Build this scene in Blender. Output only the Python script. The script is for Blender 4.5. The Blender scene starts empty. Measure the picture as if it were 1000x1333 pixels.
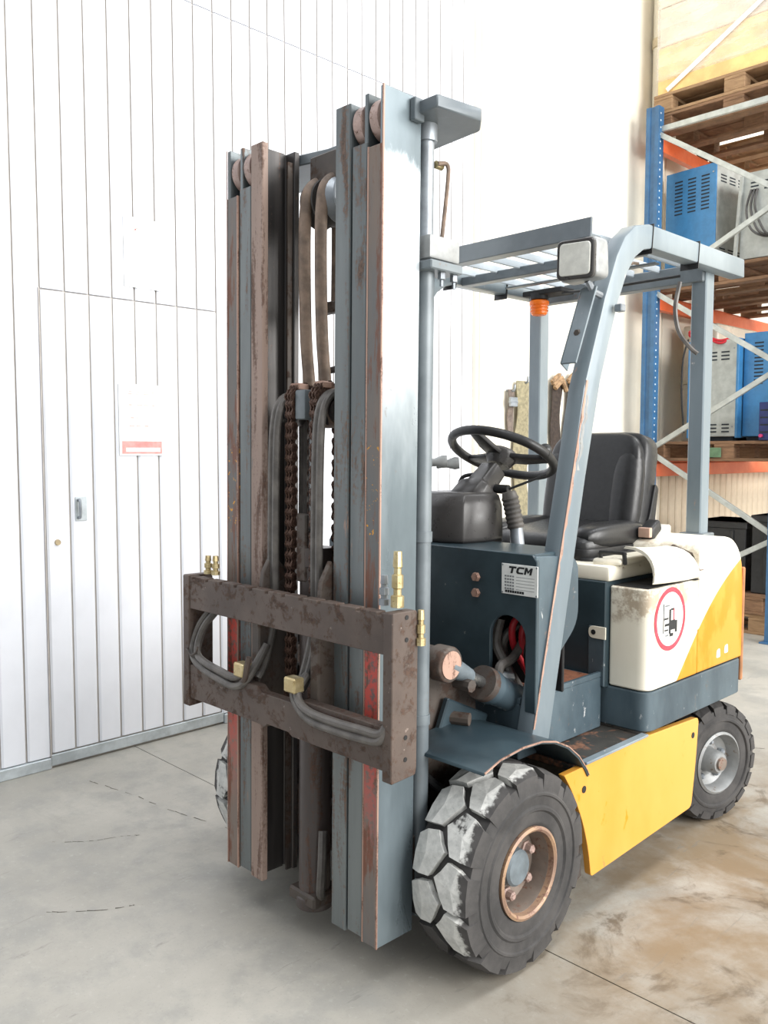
import bpy, bmesh, math, random
from mathutils import Vector, Matrix
random.seed(7)
S = bpy.context.scene
COL = S.collection
PI = math.pi

# ------------------------------------------------------------------ camera
F_PX, PITCH, YAW = 1117.0, math.atan(78 / 1117.0), math.radians(45.6)
cam_d = bpy.data.cameras.new('camera'); cam = bpy.data.objects.new('camera', cam_d); COL.objects.link(cam)
cam.location = (1.745, -1.375, 1.30)
cam.rotation_euler = (PI / 2 - PITCH, 0, YAW)
cam_d.sensor_fit = 'VERTICAL'; cam_d.sensor_height = 36.0
cam_d.lens = 36.0 * F_PX / 1333.0
cam_d.clip_start = 0.05
S.camera = cam
# ------------------------------------------------------------------ world and daylight
W = bpy.data.worlds.new('sky'); S.world = W; W.use_nodes = True
W.node_tree.nodes['Background'].inputs[0].default_value = (0.93, 0.965, 1.0, 1)
W.node_tree.nodes['Background'].inputs[1].default_value = 0.55
def area(name, loc, target, sx, sy, power, col=(1, 1, 1)):
    d = bpy.data.lights.new(name, 'AREA'); d.shape = 'RECTANGLE'; d.size = sx; d.size_y = sy; d.energy = power; d.color = col
    o = bpy.data.objects.new(name, d); COL.objects.link(o); o.location = loc
    o.rotation_euler = (Vector(target) - Vector(loc)).to_track_quat('-Z', 'Y').to_euler()
    return o
area('gate_daylight', (9.5, 3.0, 4.2), (-1.5, 2.2, 2.4), 9.0, 6.5, 1900, (1.0, 0.985, 0.96))
area('overhead_fill', (1.9, 3.2, 7.0), (1.9, 3.2, 0), 1.6, 12.0, 420, (0.98, 0.99, 1.0))  # unseen overhead strip light, added to brighten the upper wall
S.view_settings.view_transform = 'Standard'; S.view_settings.look = 'None'
S.view_settings.gamma = 1.0; S.view_settings.use_curve_mapping = False
S.view_settings.exposure = 0.20

# ------------------------------------------------------------------ mesh helpers
class MB:
    def __init__(s): s.v = []; s.f = []
    def add(s, vs, fs):
        b = len(s.v); s.v += [tuple(p) for p in vs]; s.f += [tuple(i + b for i in f) for f in fs]; return s
    def box(s, x0, x1, y0, y1, z0, z1):
        return s.add([(x0,y0,z0),(x1,y0,z0),(x1,y1,z0),(x0,y1,z0),(x0,y0,z1),(x1,y0,z1),(x1,y1,z1),(x0,y1,z1)],
                     [(0,3,2,1),(4,5,6,7),(0,1,5,4),(1,2,6,5),(2,3,7,6),(3,0,4,7)])
    def prism(s, poly, a0, a1, axis='z'):
        def m(p, a): return (a, p[0], p[1]) if axis == 'x' else (p[0], a, p[1]) if axis == 'y' else (p[0], p[1], a)
        n = len(poly)
        return s.add([m(p, a0) for p in poly] + [m(p, a1) for p in poly],
                     [tuple(range(n)), tuple(range(2*n-1, n-1, -1))] + [(i, (i+1) % n, n+(i+1) % n, n+i) for i in range(n)])
    def loft(s, rings, caps=True):
        n = len(rings[0]); vs = [p for r in rings for p in r]; fs = []
        for k in range(len(rings)-1):
            for i in range(n):
                j = (i+1) % n; fs.append((k*n+i, k*n+j, (k+1)*n+j, (k+1)*n+i))
        if caps: fs += [tuple(range(n)), tuple(range(len(vs)-1, len(vs)-n-1, -1))]
        return s.add(vs, fs)
    def tube(s, pts, r, n=10, caps=True, flat=None):
        pts = [Vector(p) for p in pts]; rings = []; up = None
        for i, p in enumerate(pts):
            t = (pts[min(i+1, len(pts)-1)] - pts[max(i-1, 0)]).normalized()
            if up is None:
                a = Vector((0, 0, 1)) if abs(t.z) < .9 else Vector((1, 0, 0)); up = (a - t*a.dot(t)).normalized()
            else: up = (up - t*up.dot(t)).normalized()
            sd = t.cross(up); rr = r[i] if isinstance(r, (list, tuple)) else r
            rings.append([p + (up*math.cos(2*PI*k/n) + sd*math.sin(2*PI*k/n))*rr for k in range(n)])
        return s.loft(rings, caps)
    def bar(s, p0, p1, w, h, up=(0, 0, 1)):
        p0, p1 = Vector(p0), Vector(p1); t = (p1-p0).normalized(); u = Vector(up); u = (u - t*u.dot(t)).normalized(); sd = t.cross(u)
        q = [(-w/2, -h/2), (w/2, -h/2), (w/2, h/2), (-w/2, h/2)]
        return s.loft([[p + sd*a + u*b for a, b in q] for p in (p0, p1)])
    def lathe(s, prof, c=(0, 0, 0), axis='x', n=32, a0=0, a1=2*PI, ring=False):
        if ring: prof = list(prof) + [prof[0]]
        full = abs(a1-a0) > 6.28; m = n if full else n+1; rings = []
        for r, a in prof:
            row = []
            for k in range(m):
                t = a0 + (a1-a0)*k/n; u, v = r*math.cos(t), r*math.sin(t)
                row.append((c[0]+a, c[1]+u, c[2]+v) if axis == 'x' else (c[0]+u, c[1]+a, c[2]+v) if axis == 'y' else (c[0]+u, c[1]+v, c[2]+a))
            rings.append(row)
        return s.loft(rings, not ring)
    def superq(s, c, r, e1=.35, e2=.35, nu=24, nv=14, M=None):
        def pw(x, e): return math.copysign(abs(x)**e, x)
        rings = []
        for j in range(nv+1):
            b = -PI/2 + PI*j/nv; ring = []
            for i in range(nu):
                a = 2*PI*i/nu
                p = Vector((r[0]*pw(math.cos(b), e1)*pw(math.cos(a), e2), r[1]*pw(math.cos(b), e1)*pw(math.sin(a), e2), r[2]*pw(math.sin(b), e1)))
                if M: p = M @ p
                ring.append(tuple(p + Vector(c)))
            rings.append(ring)
        return s.loft(rings, False)
    def bm(s, bevel=0, seg=1, merge=True):
        me = bpy.data.meshes.new('tmp'); me.from_pydata(s.v, [], s.f)
        b = bmesh.new(); b.from_mesh(me); bpy.data.meshes.remove(me)
        if merge: bmesh.ops.remove_doubles(b, verts=b.verts, dist=1e-5)
        bmesh.ops.recalc_face_normals(b, faces=b.faces)
        if bevel:
            es = [e for e in b.edges if len(e.link_faces) == 2 and e.calc_face_angle(0) > .6]
            bmesh.ops.bevel(b, geom=es, offset=bevel, segments=seg, profile=.5, affect='EDGES', clamp_overlap=True)
        return b
    def mesh(s, name, bevel=0, seg=1, smooth=True, ang=35):
        b = s.bm(bevel, seg); me = bpy.data.meshes.new(name); b.to_mesh(me); b.free()
        if smooth:
            me.shade_smooth(); me.set_sharp_from_angle(angle=math.radians(ang))
        return me
    def build(s, name, mat, parent=None, bevel=0, seg=1, smooth=True, loc=None, rot=None, ang=35):
        me = s.mesh(name, bevel, seg, smooth, ang)
        if mat: me.materials.append(mat)
        return link(name, me, parent, loc, rot)
def link(name, me, parent=None, loc=None, rot=None):
    o = bpy.data.objects.new(name, me); COL.objects.link(o); o.parent = parent
    if loc: o.location = loc
    if rot: o.rotation_euler = rot
    return o
def tag(o, label=None, cat=None, group=None, kind=None):
    if label: o['label'] = label
    if cat: o['category'] = cat
    if group: o['group'] = group
    if kind: o['kind'] = kind
    return o
def empty(name, loc=(0, 0, 0), rz=0):
    o = bpy.data.objects.new(name, None); COL.objects.link(o); o.location = loc; o.rotation_euler = (0, 0, rz); o.empty_display_size = .1; return o
def copy_tree(o, parent=None):
    c = o.copy(); COL.objects.link(c); c.parent = parent
    for ch in list(o.children): copy_tree(ch, c)
    return c
def spline(pts, n=6):
    P = [Vector(p) for p in pts]; out = []
    for i in range(len(P)-1):
        a, b, c, d = P[max(i-1, 0)], P[i], P[i+1], P[min(i+2, len(P)-1)]
        for k in range(n):
            t = k/n; out.append(.5*((2*b) + (c-a)*t + (2*a-5*b+4*c-d)*t*t + (3*b-a-3*c+d)*t**3))
    return out + [P[-1]]
def rpoly(pts, r, n=4):
    out = []; N = len(pts)
    for i, p in enumerate(pts):
        rr = r[i] if isinstance(r, (list, tuple)) else r
        p = Vector(p); a = Vector(pts[i-1]); b = Vector(pts[(i+1) % N])
        if rr <= 0: out.append(tuple(p)); continue
        d0, d1 = (a-p), (b-p); k = min(rr, d0.length*.49, d1.length*.49)
        q0, q1 = p + d0.normalized()*k, p + d1.normalized()*k
        for j in range(n+1):
            t = j/n; out.append(tuple((1-t)**2*q0 + 2*t*(1-t)*p + t*t*q1))
    return out
def circle(cx, cy, r, n=24, a0=0, a1=2*PI, end=False):
    return [(cx + r*math.cos(a0+(a1-a0)*k/n), cy + r*math.sin(a0+(a1-a0)*k/n)) for k in range(n + (1 if end else 0))]
def text_mesh(body, size, mat, name, parent, M, bold=0.0, depth=.0006):
    cu = bpy.data.curves.new('txt', 'FONT'); cu.body = body; cu.size = size; cu.align_x = 'CENTER'; cu.align_y = 'CENTER'
    cu.extrude = depth; cu.offset = bold
    o = bpy.data.objects.new('txt', cu); COL.objects.link(o)
    dg = bpy.context.evaluated_depsgraph_get(); dg.update()
    me = bpy.data.meshes.new_from_object(o.evaluated_get(dg)); bpy.data.objects.remove(o)
    me.transform(M); me.materials.clear(); me.materials.append(mat)
    return link(name, me, parent)

# ------------------------------------------------------------------ material helpers
def lin(c):
    f = lambda u: (u/12.92 if u <= .04045 else ((u+.055)/1.055)**2.4)
    return tuple(f(x/255) for x in c) + (1,)
class NB:
    def __init__(s, name):
        s.m = bpy.data.materials.new(name); s.m.use_nodes = True; s.t = s.m.node_tree; s.t.nodes.clear()
        s.out = s.n('ShaderNodeOutputMaterial'); s.p = s.n('ShaderNodeBsdfPrincipled'); s.l(s.p.outputs[0], s.out.inputs[0])
        s.co = s.n('ShaderNodeTexCoord').outputs['Object']
    def n(s, t): return s.t.nodes.new(t)
    def l(s, a, b): s.t.links.new(a, b)
    def inp(s, sock, v):
        if hasattr(v, 'node'): s.l(v, sock)
        else: sock.default_value = v
    def mapping(s, scale=(1, 1, 1), loc=(0, 0, 0), co=None):
        m = s.n('ShaderNodeMapping'); s.l(co or s.co, m.inputs[0]); m.inputs[3].default_value = scale; m.inputs[1].default_value = loc; return m.outputs[0]
    def noise(s, scale, detail=4, co=None, rough=.6, dist=0):
        m = s.n('ShaderNodeTexNoise'); s.l(co or s.co, m.inputs['Vector']); m.inputs['Scale'].default_value = scale
        m.inputs['Detail'].default_value = detail; m.inputs['Roughness'].default_value = rough; m.inputs['Distortion'].default_value = dist; return m.outputs[0]
    def ramp(s, fac, a, b, c0=0., c1=1.):
        m = s.n('ShaderNodeMapRange'); s.l(fac, m.inputs[0]); m.inputs[1].default_value = a; m.inputs[2].default_value = b
        m.inputs[3].default_value = c0; m.inputs[4].default_value = c1; m.interpolation_type = 'SMOOTHSTEP'; return m.outputs[0]
    def math(s, op, a, b=0.):
        m = s.n('ShaderNodeMath'); m.operation = op; s.inp(m.inputs[0], a); s.inp(m.inputs[1], b); return m.outputs[0]
    def mix(s, fac, a, b):
        m = s.n('ShaderNodeMix'); m.data_type = 'RGBA'; s.inp(m.inputs[0], fac)
        s.inp(m.inputs[6], a if hasattr(a, 'node') else lin(a)); s.inp(m.inputs[7], b if hasattr(b, 'node') else lin(b)); return m.outputs[2]
    def xyz(s):
        m = s.n('ShaderNodeSeparateXYZ'); s.l(s.co, m.inputs[0]); return m.outputs
    def bump(s, h, strength=.2, dist=.01):
        m = s.n('ShaderNodeBump'); m.inputs['Strength'].default_value = strength; m.inputs['Distance'].default_value = dist
        s.l(h, m.inputs['Height']); s.l(m.outputs[0], s.p.inputs['Normal'])
    def set(s, color=None, rough=None, metal=None, spec=None):
        if color is not None: s.inp(s.p.inputs['Base Color'], color if hasattr(color, 'node') else lin(color))
        if rough is not None: s.inp(s.p.inputs['Roughness'], rough)
        if metal is not None: s.inp(s.p.inputs['Metallic'], metal)
        if spec is not None: s.inp(s.p.inputs['Specular IOR Level'], spec)
        return s.m
def plain(name, c, rough=.5, metal=0., var=.12, scale=14, bump=0.):
    b = NB(name); n = b.noise(scale, 5)
    d = tuple(x*(1-var) for x in c); e = tuple(min(255, x*(1+var*.6)) for x in c)
    col = b.mix(b.ramp(n, .3, .7), d, e)
    if bump: b.bump(n, bump, .004)
    return b.set(col, b.ramp(b.noise(scale*2.3, 3), .3, .7, rough-.06, rough+.08), metal)
def worn(name, c1, c2, rust, amt=.3, scale=6, stretch=(1, 1, 1), rough=.45, metal=0., rough_rust=.85, chip=None, chip_amt=.0, bump=.15):
    b = NB(name); mp = b.mapping(stretch)
    n1 = b.noise(scale*.7, 5, mp); n2 = b.noise(scale*2.6, 8, mp, .68, .4); n3 = b.noise(scale*11, 4)
    col = b.mix(b.ramp(n1, .35, .68), c1, c2)
    comb = b.math('ADD', b.math('MULTIPLY', n2, .75), b.math('MULTIPLY', n3, .25))
    t = .72 - amt*.45
    mask = b.ramp(comb, t-.05, t+.05)
    rc = b.mix(b.ramp(n3, .35, .65), tuple(x*.7 for x in rust), rust)
    col = b.mix(mask, col, rc)
    if chip:
        nc = b.noise(scale*5, 6, b.mapping(stretch, (3.7, 1.9, 5.3)), .65); tc = .76 - chip_amt*.4
        col = b.mix(b.ramp(nc, tc-.02, tc+.03), col, chip)
    b.bump(comb, bump, .003)
    r = b.ramp(mask, 0, 1, rough, rough_rust)
    return b.set(col, r, metal)

# ------------------------------------------------------------------ materials
VS = (1, 1, .12)   # vertical streaks
m_mast = worn('mast_paint', (88, 95, 97), (116, 124, 127), (108, 88, 76), .28, 7, VS, .34, .35, .7, (150, 120, 105), .12)
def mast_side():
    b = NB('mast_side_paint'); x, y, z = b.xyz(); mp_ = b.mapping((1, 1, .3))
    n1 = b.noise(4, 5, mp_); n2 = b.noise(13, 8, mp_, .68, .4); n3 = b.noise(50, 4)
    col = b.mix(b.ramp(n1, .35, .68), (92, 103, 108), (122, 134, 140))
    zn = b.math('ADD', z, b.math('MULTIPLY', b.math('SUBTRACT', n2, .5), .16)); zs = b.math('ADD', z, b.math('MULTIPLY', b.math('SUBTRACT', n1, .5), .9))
    pale_zone = b.math('MULTIPLY', b.ramp(zs, 1.05, 1.65), b.ramp(zn, 2.00, 1.965))     # paler upward, ending in a ragged edge near the top
    col = b.mix(b.math('MULTIPLY', pale_zone, .85), col, (196, 203, 207))
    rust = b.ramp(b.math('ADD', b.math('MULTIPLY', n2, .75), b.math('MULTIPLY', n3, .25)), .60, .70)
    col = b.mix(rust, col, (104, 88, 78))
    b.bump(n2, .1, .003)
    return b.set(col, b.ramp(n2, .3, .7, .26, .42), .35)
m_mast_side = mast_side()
m_flange = worn('flange_steel', (92, 98, 99), (118, 124, 124), (112, 92, 80), .34, 9, VS, .42, .3, .7, (146, 120, 106), .22)
m_flange_rust = worn('flange_rust', (138, 120, 110), (160, 138, 126), (112, 88, 76), .38, 9, VS, .6, .1, .8, (112, 112, 112), .25)
def red_flange():
    b = NB('flange_red_remains'); x, y, z = b.xyz()
    mp = b.mapping((1, 1, .15)); n1 = b.noise(9, 6, mp); n2 = b.noise(24, 8, mp, .7); n3 = b.noise(60, 4)
    col = b.mix(b.ramp(n1, .35, .65), (96, 98, 98), (126, 112, 102))
    col = b.mix(b.ramp(n2, .50, .58), col, (112, 74, 58))
    zone = b.math('MULTIPLY', b.ramp(z, .25, .70), b.ramp(z, .92, .84))
    red = b.math('MULTIPLY', zone, b.ramp(b.math('ADD', b.math('MULTIPLY', n2, .5), b.math('MULTIPLY', n3, .5)), .58, .46))
    col = b.mix(red, col, (204, 84, 74))
    yz = b.math('MULTIPLY', b.math('MULTIPLY', b.ramp(z, 1.06, 1.10), b.ramp(z, 1.34, 1.30)), b.ramp(n3, .60, .64))
    col = b.mix(yz, col, (212, 150, 40))
    b.bump(n2, .2, .003)
    return b.set(col, b.ramp(n1, .3, .7, .5, .75), .05)
m_flange_red = red_flange()
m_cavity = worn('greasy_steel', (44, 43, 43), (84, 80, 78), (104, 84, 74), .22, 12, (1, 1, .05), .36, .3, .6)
m_copper = worn('bare_worn_edge', (156, 124, 110), (176, 144, 128), (118, 88, 74), .35, 20, VS, .5, .2, .7)
m_carriage = worn('rusty_carriage', (74, 63, 57), (92, 79, 71), (80, 60, 49), .38, 8, (1, 1, 1), .58, .1, .8, (128, 114, 106), .22, .25)
m_hose = plain('rubber_hose', (92, 88, 84), .45, 0, .2, 20)
m_hose_brown = plain('dusty_hose', (128, 110, 96), .6, 0, .2, 20)
m_chain = worn('rusty_chain', (86, 64, 54), (104, 80, 66), (70, 46, 36), .5, 30, (1, 1, 1), .6, .3, .8)
m_cyl = worn('cylinder_steel', (72, 66, 64), (98, 88, 84), (92, 68, 56), .35, 9, VS, .4, .3, .7)
m_chrome = plain('steel_rod', (150, 152, 152), .25, .9, .1)
m_zinc = plain('zinc_steel', (150, 156, 162), .4, .5, .12)
m_brass = worn('brass', (176, 158, 116), (206, 192, 150), (120, 92, 56), .25, 40, (1, 1, 1), .35, .7, .6)
m_blue = worn('frame_blue', (42, 56, 63), (57, 73, 80), (74, 62, 56), .10, 6, (1, 1, 1), .38, 0, .7, (128, 132, 132), .10, .1)
m_blue_worn = worn('frame_blue_worn', (58, 72, 80), (80, 95, 103), (120, 104, 96), .2, 7, (1, 1, .6), .42, 0, .7, (170, 172, 172), .26, .15)
m_base = worn('base_frame_scratched', (52, 66, 75), (76, 91, 99), (110, 104, 98), .22, 9, (1, 1, .4), .42, 0, .7, (150, 154, 156), .22, .15)
m_guard = worn('guard_paint', (112, 124, 131), (136, 147, 153), (168, 138, 124), .14, 5, (1, 1, .35), .36, .05, .6, (212, 204, 200), .14, .1)
m_guard_dark = worn('roof_paint', (96, 104, 109), (120, 128, 132), (120, 104, 94), .14, 6, (1, 1, 1), .4, .1, .7)
m_slat = worn('roof_slat_side_lit', (150, 160, 168), (176, 186, 194), (140, 128, 120), .10, 8, (1, 1, 1), .4, .05, .6)  # lighter than the roof paint: side light on the slats put into the colour
m_dark = plain('black_underside', (26, 26, 27), .7, 0, .3, 8, .2)
m_frame_dirty = worn('dirty_frame', (66, 60, 56), (88, 78, 70), (72, 54, 44), .4, 5, (1, 1, 1), .6, .05, .85)
m_rust_floor = worn('rusty_floor_pan', (120, 72, 50), (142, 92, 66), (84, 48, 34), .4, 7, (1, 1, 1), .8, 0, .9)
m_mat_floor = worn('black_step_mat', (42, 42, 40), (62, 60, 56), (128, 88, 66), .38, 5, (1, 1, 1), .6, 0, .85, (150, 140, 128), .14)
m_yellow = worn('yellow_paint', (208, 146, 56), (216, 158, 74), (168, 124, 80), .10, 4, (1, 1, .5), .30, 0, .7, (204, 136, 20), .30, .05)
m_plastic = plain('grey_plastic', (62, 60, 59), .32, 0, .06, 12)
m_black = plain('black_plastic', (34, 34, 35), .42, 0, .15, 30)
m_vinyl = plain('black_vinyl', (34, 34, 35), .36, 0, .12, 60, .08)
m_white = plain('white_plate', (226, 228, 226), .5, 0, .05)
m_ink = plain('black_ink', (28, 30, 32), .6, 0, .1)
m_pale_ink = plain('faded_ink', (120, 124, 126), .6, 0, .1)
m_red = plain('red_print', (206, 62, 78), .55, 0, .15, 40)
m_red_cable = plain('red_cable', (190, 40, 50), .45)
m_orange = plain('orange_beacon', (246, 120, 22), .3, 0, .05)
m_lens = plain('lamp_glass', (222, 222, 214), .12, 0, .06, 30)
m_lamp_body = plain('lamp_housing', (150, 152, 152), .4, .2)
def tyre_mat(name, dusty):
    b = NB(name); n1 = b.noise(9, 6); n2 = b.noise(34, 6, None, .7); oi = b.n('ShaderNodeObjectInfo').outputs['Random']
    col = b.mix(b.ramp(n1, .35, .65), (48, 47, 47), (70, 68, 67))
    if dusty:
        x, y, z = b.xyz()
        ms = b.ramp(b.math('ADD', n1, b.math('MULTIPLY', b.math('SUBTRACT', oi, .5), .12)), .38, .44)
        ms = b.math('MULTIPLY', ms, b.ramp(n2, .30, .36))
        edge = b.ramp(b.math('ADD', x, b.math('MULTIPLY', n2, .07)), .112, .096)
        ms = b.math('MULTIPLY', ms, edge)
        col = b.mix(ms, col, b.mix(b.ramp(n2, .3, .7), (176, 177, 174), (206, 206, 202)))
    b.bump(n2, .2, .004)
    return b.set(col, .82)
m_tyre = tyre_mat('tyre_rubber', False); m_tyre_dust = tyre_mat('tyre_rubber_caked_grey', True)
m_rim = worn('wheel_rim', (112, 102, 94), (136, 124, 114), (130, 92, 74), .3, 14, (1, 1, 1), .5, .3, .7, (188, 180, 172), .15)
m_rim_lip = worn('rim_lip', (138, 112, 96), (164, 134, 104), (130, 96, 82), .35, 16, (1, 1, 1), .5, .2, .7, (190, 164, 104), .2)
m_rim_grey = worn('rear_rim', (126, 128, 128), (152, 154, 154), (120, 100, 84), .25, 14, (1, 1, 1), .5, .2, .7)
m_hubcap = plain('hub_cap_blue', (104, 114, 120), .5, .1, .15)
m_nut = worn('wheel_nut', (150, 128, 120), (176, 150, 140), (110, 80, 66), .3, 30)
def side_paint():
    b = NB('cream_and_yellow_paint'); x, y, z = b.xyz()
    n = b.noise(5, 6, b.mapping((1, 1, .5))); n2 = b.noise(22, 8, None, .7)
    cream = b.mix(b.ramp(n, .3, .7), (232, 226, 208), (242, 237, 222))
    # grime patch along the upper front edge of the cover
    gy = b.math('ADD', y, b.math('MULTIPLY', n, .35)); gz = b.math('ADD', z, b.math('MULTIPLY', n2, .14))
    g = b.math('MULTIPLY', b.ramp(gy, 1.52, 1.34), b.ramp(gz, .850, .905))
    g = b.math('MULTIPLY', g, b.ramp(n2, .40, .56))
    cream = b.mix(b.math('MULTIPLY', g, .75), cream, (158, 138, 114))
    yel = b.mix(b.ramp(n, .50, .56), (208, 148, 46), (206, 134, 10))
    # yellow swoosh: boundary y = f(z)
    zz = b.math('SUBTRACT', z, .58)
    f = b.math('ADD', b.math('ADD', b.math('MULTIPLY', zz, .98), 1.115), b.math('MULTIPLY', b.math('POWER', zz, 4.0), 7.5))
    d = b.math('SUBTRACT', y, f)
    col = b.mix(b.ramp(d, -.002, .002), cream, yel)
    chip = b.ramp(n2, .72, .74); col = b.mix(chip, col, (150, 120, 90))
    return b.set(col, .32)
m_side = side_paint()
m_cream = worn('cream_paint', (228, 221, 202), (240, 234, 218), (150, 128, 102), .22, 6, (1, 1, 1), .4, 0, .8, (120, 96, 76), .06)
m_orange_edge = plain('orange_edge', (168, 116, 76), .6)
m_wall = plain('wall_panel_white', (222, 225, 232), .45, 0, .02, 3)
m_groove = plain('panel_joint_grey', (182, 177, 172), .7, 0, .05)
m_rail = plain('galvanised_rail', (182, 190, 194), .45, .25, .1)
m_cream_wall = plain('cream_wall', (238, 232, 216), .7, 0, .03, 3)
m_joint_cream = plain('cream_joint', (206, 192, 164), .8)
m_beige_sheet = plain('beige_sheet', (206, 192, 170), .6, 0, .06, 4)
m_rack_blue = plain('rack_blue', (54, 98, 138), .4, 0, .08)
m_rack_orange = worn('rack_orange', (216, 96, 52), (228, 116, 72), (160, 90, 66), .12, 8, (1, 1, 1), .45, 0, .7)
m_rack_grey = plain('rack_galvanised', (176, 180, 176), .4, .3, .08)
m_charger_blue = plain('charger_blue', (56, 122, 172), .4, 0, .06)
m_charger_grey = plain('charger_grey', (172, 176, 172), .5, .1, .08)
m_slot = plain('slot_black', (36, 44, 52), .8)
m_carton = plain('yellow_carton', (232, 196, 132), .7, 0, .1, 6)
m_carton_pale = plain('pale_carton', (228, 208, 182), .7, 0, .08, 5)
m_strap_film = plain('white_strap', (236, 234, 228), .4)
m_batt = plain('black_case', (30, 31, 33), .5, 0, .2)
m_green = plain('green_block', (92, 122, 92), .7, 0, .15)
m_web_green = plain('webbing_green_grey', (140, 132, 106), .85, 0, .15, 40)
m_web_brown = plain('webbing_dark', (58, 48, 42), .85, 0, .2, 40)
m_web_tan = plain('webbing_tan', (150, 122, 92), .85, 0, .2, 40)
m_web_grey = plain('webbing_grey', (112, 100, 92), .85, 0, .2, 40)
def wood_mat(name, c1, c2):
    b = NB(name); mp = b.mapping((1, 1, 6)); n = b.noise(8, 6, b.mapping((1.5, 1.5, 9)), .65, .6); oi = b.n('ShaderNodeObjectInfo').outputs['Random']
    col = b.mix(b.ramp(n, .3, .7), c1, c2); col = b.mix(b.math('MULTIPLY', oi, .35), col, (104, 78, 56))
    b.bump(n, .2, .004); return b.set(col, .8)
m_wood = wood_mat('pallet_wood', (142, 112, 82), (176, 144, 108))
m_wood_dark = wood_mat('pallet_wood_dark', (112, 84, 62), (146, 112, 84))
def film():
    b = NB('clear_stretch_film'); n = b.noise(5, 5, b.mapping((1, 1, 3)))
    m = b.set((240, 240, 240), .2); b.inp(b.p.inputs['Alpha'], b.ramp(n, .3, .7, .20, .38)); return m
m_film = film()
def concrete():
    b = NB('concrete'); x, y, z = b.xyz()
    n1 = b.noise(.9, 8, None, .62, .3); n2 = b.noise(5, 8, None, .68); n3 = b.noise(45, 5, None, .7); n4 = b.noise(2.2, 7, b.mapping((1, 1, 1), (4.3, 7.7, 1)), .62, .8)
    col = b.mix(b.ramp(n1, .32, .68), (148, 145, 137), (176, 172, 163))
    col = b.mix(b.math('MULTIPLY', b.ramp(n2, .42, .66), .55), col, (138, 138, 134))
    col = b.mix(b.math('MULTIPLY', b.ramp(n3, .55, .75), .3), col, (196, 194, 188))
    # oil and rust stains spread beside the truck
    dx = b.math('SUBTRACT', x, .80); dy = b.math('SUBTRACT', y, 1.25)
    d = b.math('SQRT', b.math('ADD', b.math('MULTIPLY', dx, dx), b.math('MULTIPLY', b.math('MULTIPLY', dy, dy), .40)))
    zone = b.ramp(b.math('ADD', d, b.math('MULTIPLY', b.math('SUBTRACT', n4, .5), .7)), 1.05, .30)
    st = b.math('MULTIPLY', zone, b.ramp(b.math('ADD', b.math('MULTIPLY', n4, .6), b.math('MULTIPLY', n2, .4)), .36, .60))
    col = b.mix(b.math('MULTIPLY', st, .9), col, (130, 110, 82))
    st2 = b.math('MULTIPLY', zone, b.ramp(b.noise(3.4, 8, b.mapping((1, 1, 1), (9, 2, 0)), .7, 1.2), .52, .66))
    col = b.mix(b.math('MULTIPLY', st2, .75), col, (86, 72, 54))
    pit_ = b.noise(160, 3, None, .6); col = b.mix(b.math('MULTIPLY', b.ramp(pit_, .60, .74), .35), col, (118, 114, 106))
    vo = b.noise(1.6, 9, b.mapping((1, 1, 1), (2.2, 5.1, 3)), .72, .6); col = b.mix(b.math('MULTIPLY', b.ramp(vo, .56, .70), .45), col, (132, 131, 126))
    # faint scuffs
    sc = b.noise(3, 6, b.mapping((6, .8, 1)), .7, 1.5); col = b.mix(b.math('MULTIPLY', b.ramp(sc, .62, .70), .5), col, (116, 115, 110))
    b.bump(b.math('ADD', n2, b.math('MULTIPLY', n3, .4)), .12, .004)
    return b.set(col, b.ramp(n1, .3, .7, .45, .62))
m_floor = concrete()
m_floor_joint = plain('floor_joint', (96, 92, 84), .9)

# ================================================================== SETTING
WX = -1.681
fl = tag(MB().box(-12, 14, -10, 14, -.30, -.012).build('floor', m_floor_joint, smooth=False), kind='structure')
for y0, y1 in ((-10, .437), (.441, 4.62), (4.626, 14)):
    MB().box(-12, 14, y0, y1, -.1, 0).build('floor_slab', m_floor, fl, smooth=False)
rc = random.Random(5)
def crack(pts, w=.004):
    P = spline([(x, y, 0) for x, y in pts], 7); b_ = MB()
    for i in range(0, len(P)-1):
        if rc.random() < .25: continue
        a, c = P[i], P[i+1]; a = a + Vector((0, rc.uniform(-.004, .004), 0)); n_ = Vector((-(c-a).y, (c-a).x, 0)).normalized()*w*rc.uniform(.3, .7)
        b_.add([(q.x, q.y, .0006) for q in (a-n_, c-n_*.6, c+n_*.6, a+n_)], [(0, 1, 2, 3)])
    b_.build('floor_crack', m_floor_joint, fl, smooth=False)
crack([(-1.44, .11), (-1.2, .165), (-.95, .20), (-.74, .25), (-.55, .28)]); crack([(-1.02, -.22), (-.94, -.13), (-.90, -.04), (-.86, .02)], .003)
crack([(-.60, -.42), (-.50, -.30), (-.46, -.22)], .004); crack([(.10, 2.1), (.20, 2.3), (.28, 2.40), (.5, 2.5)], .006)
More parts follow.
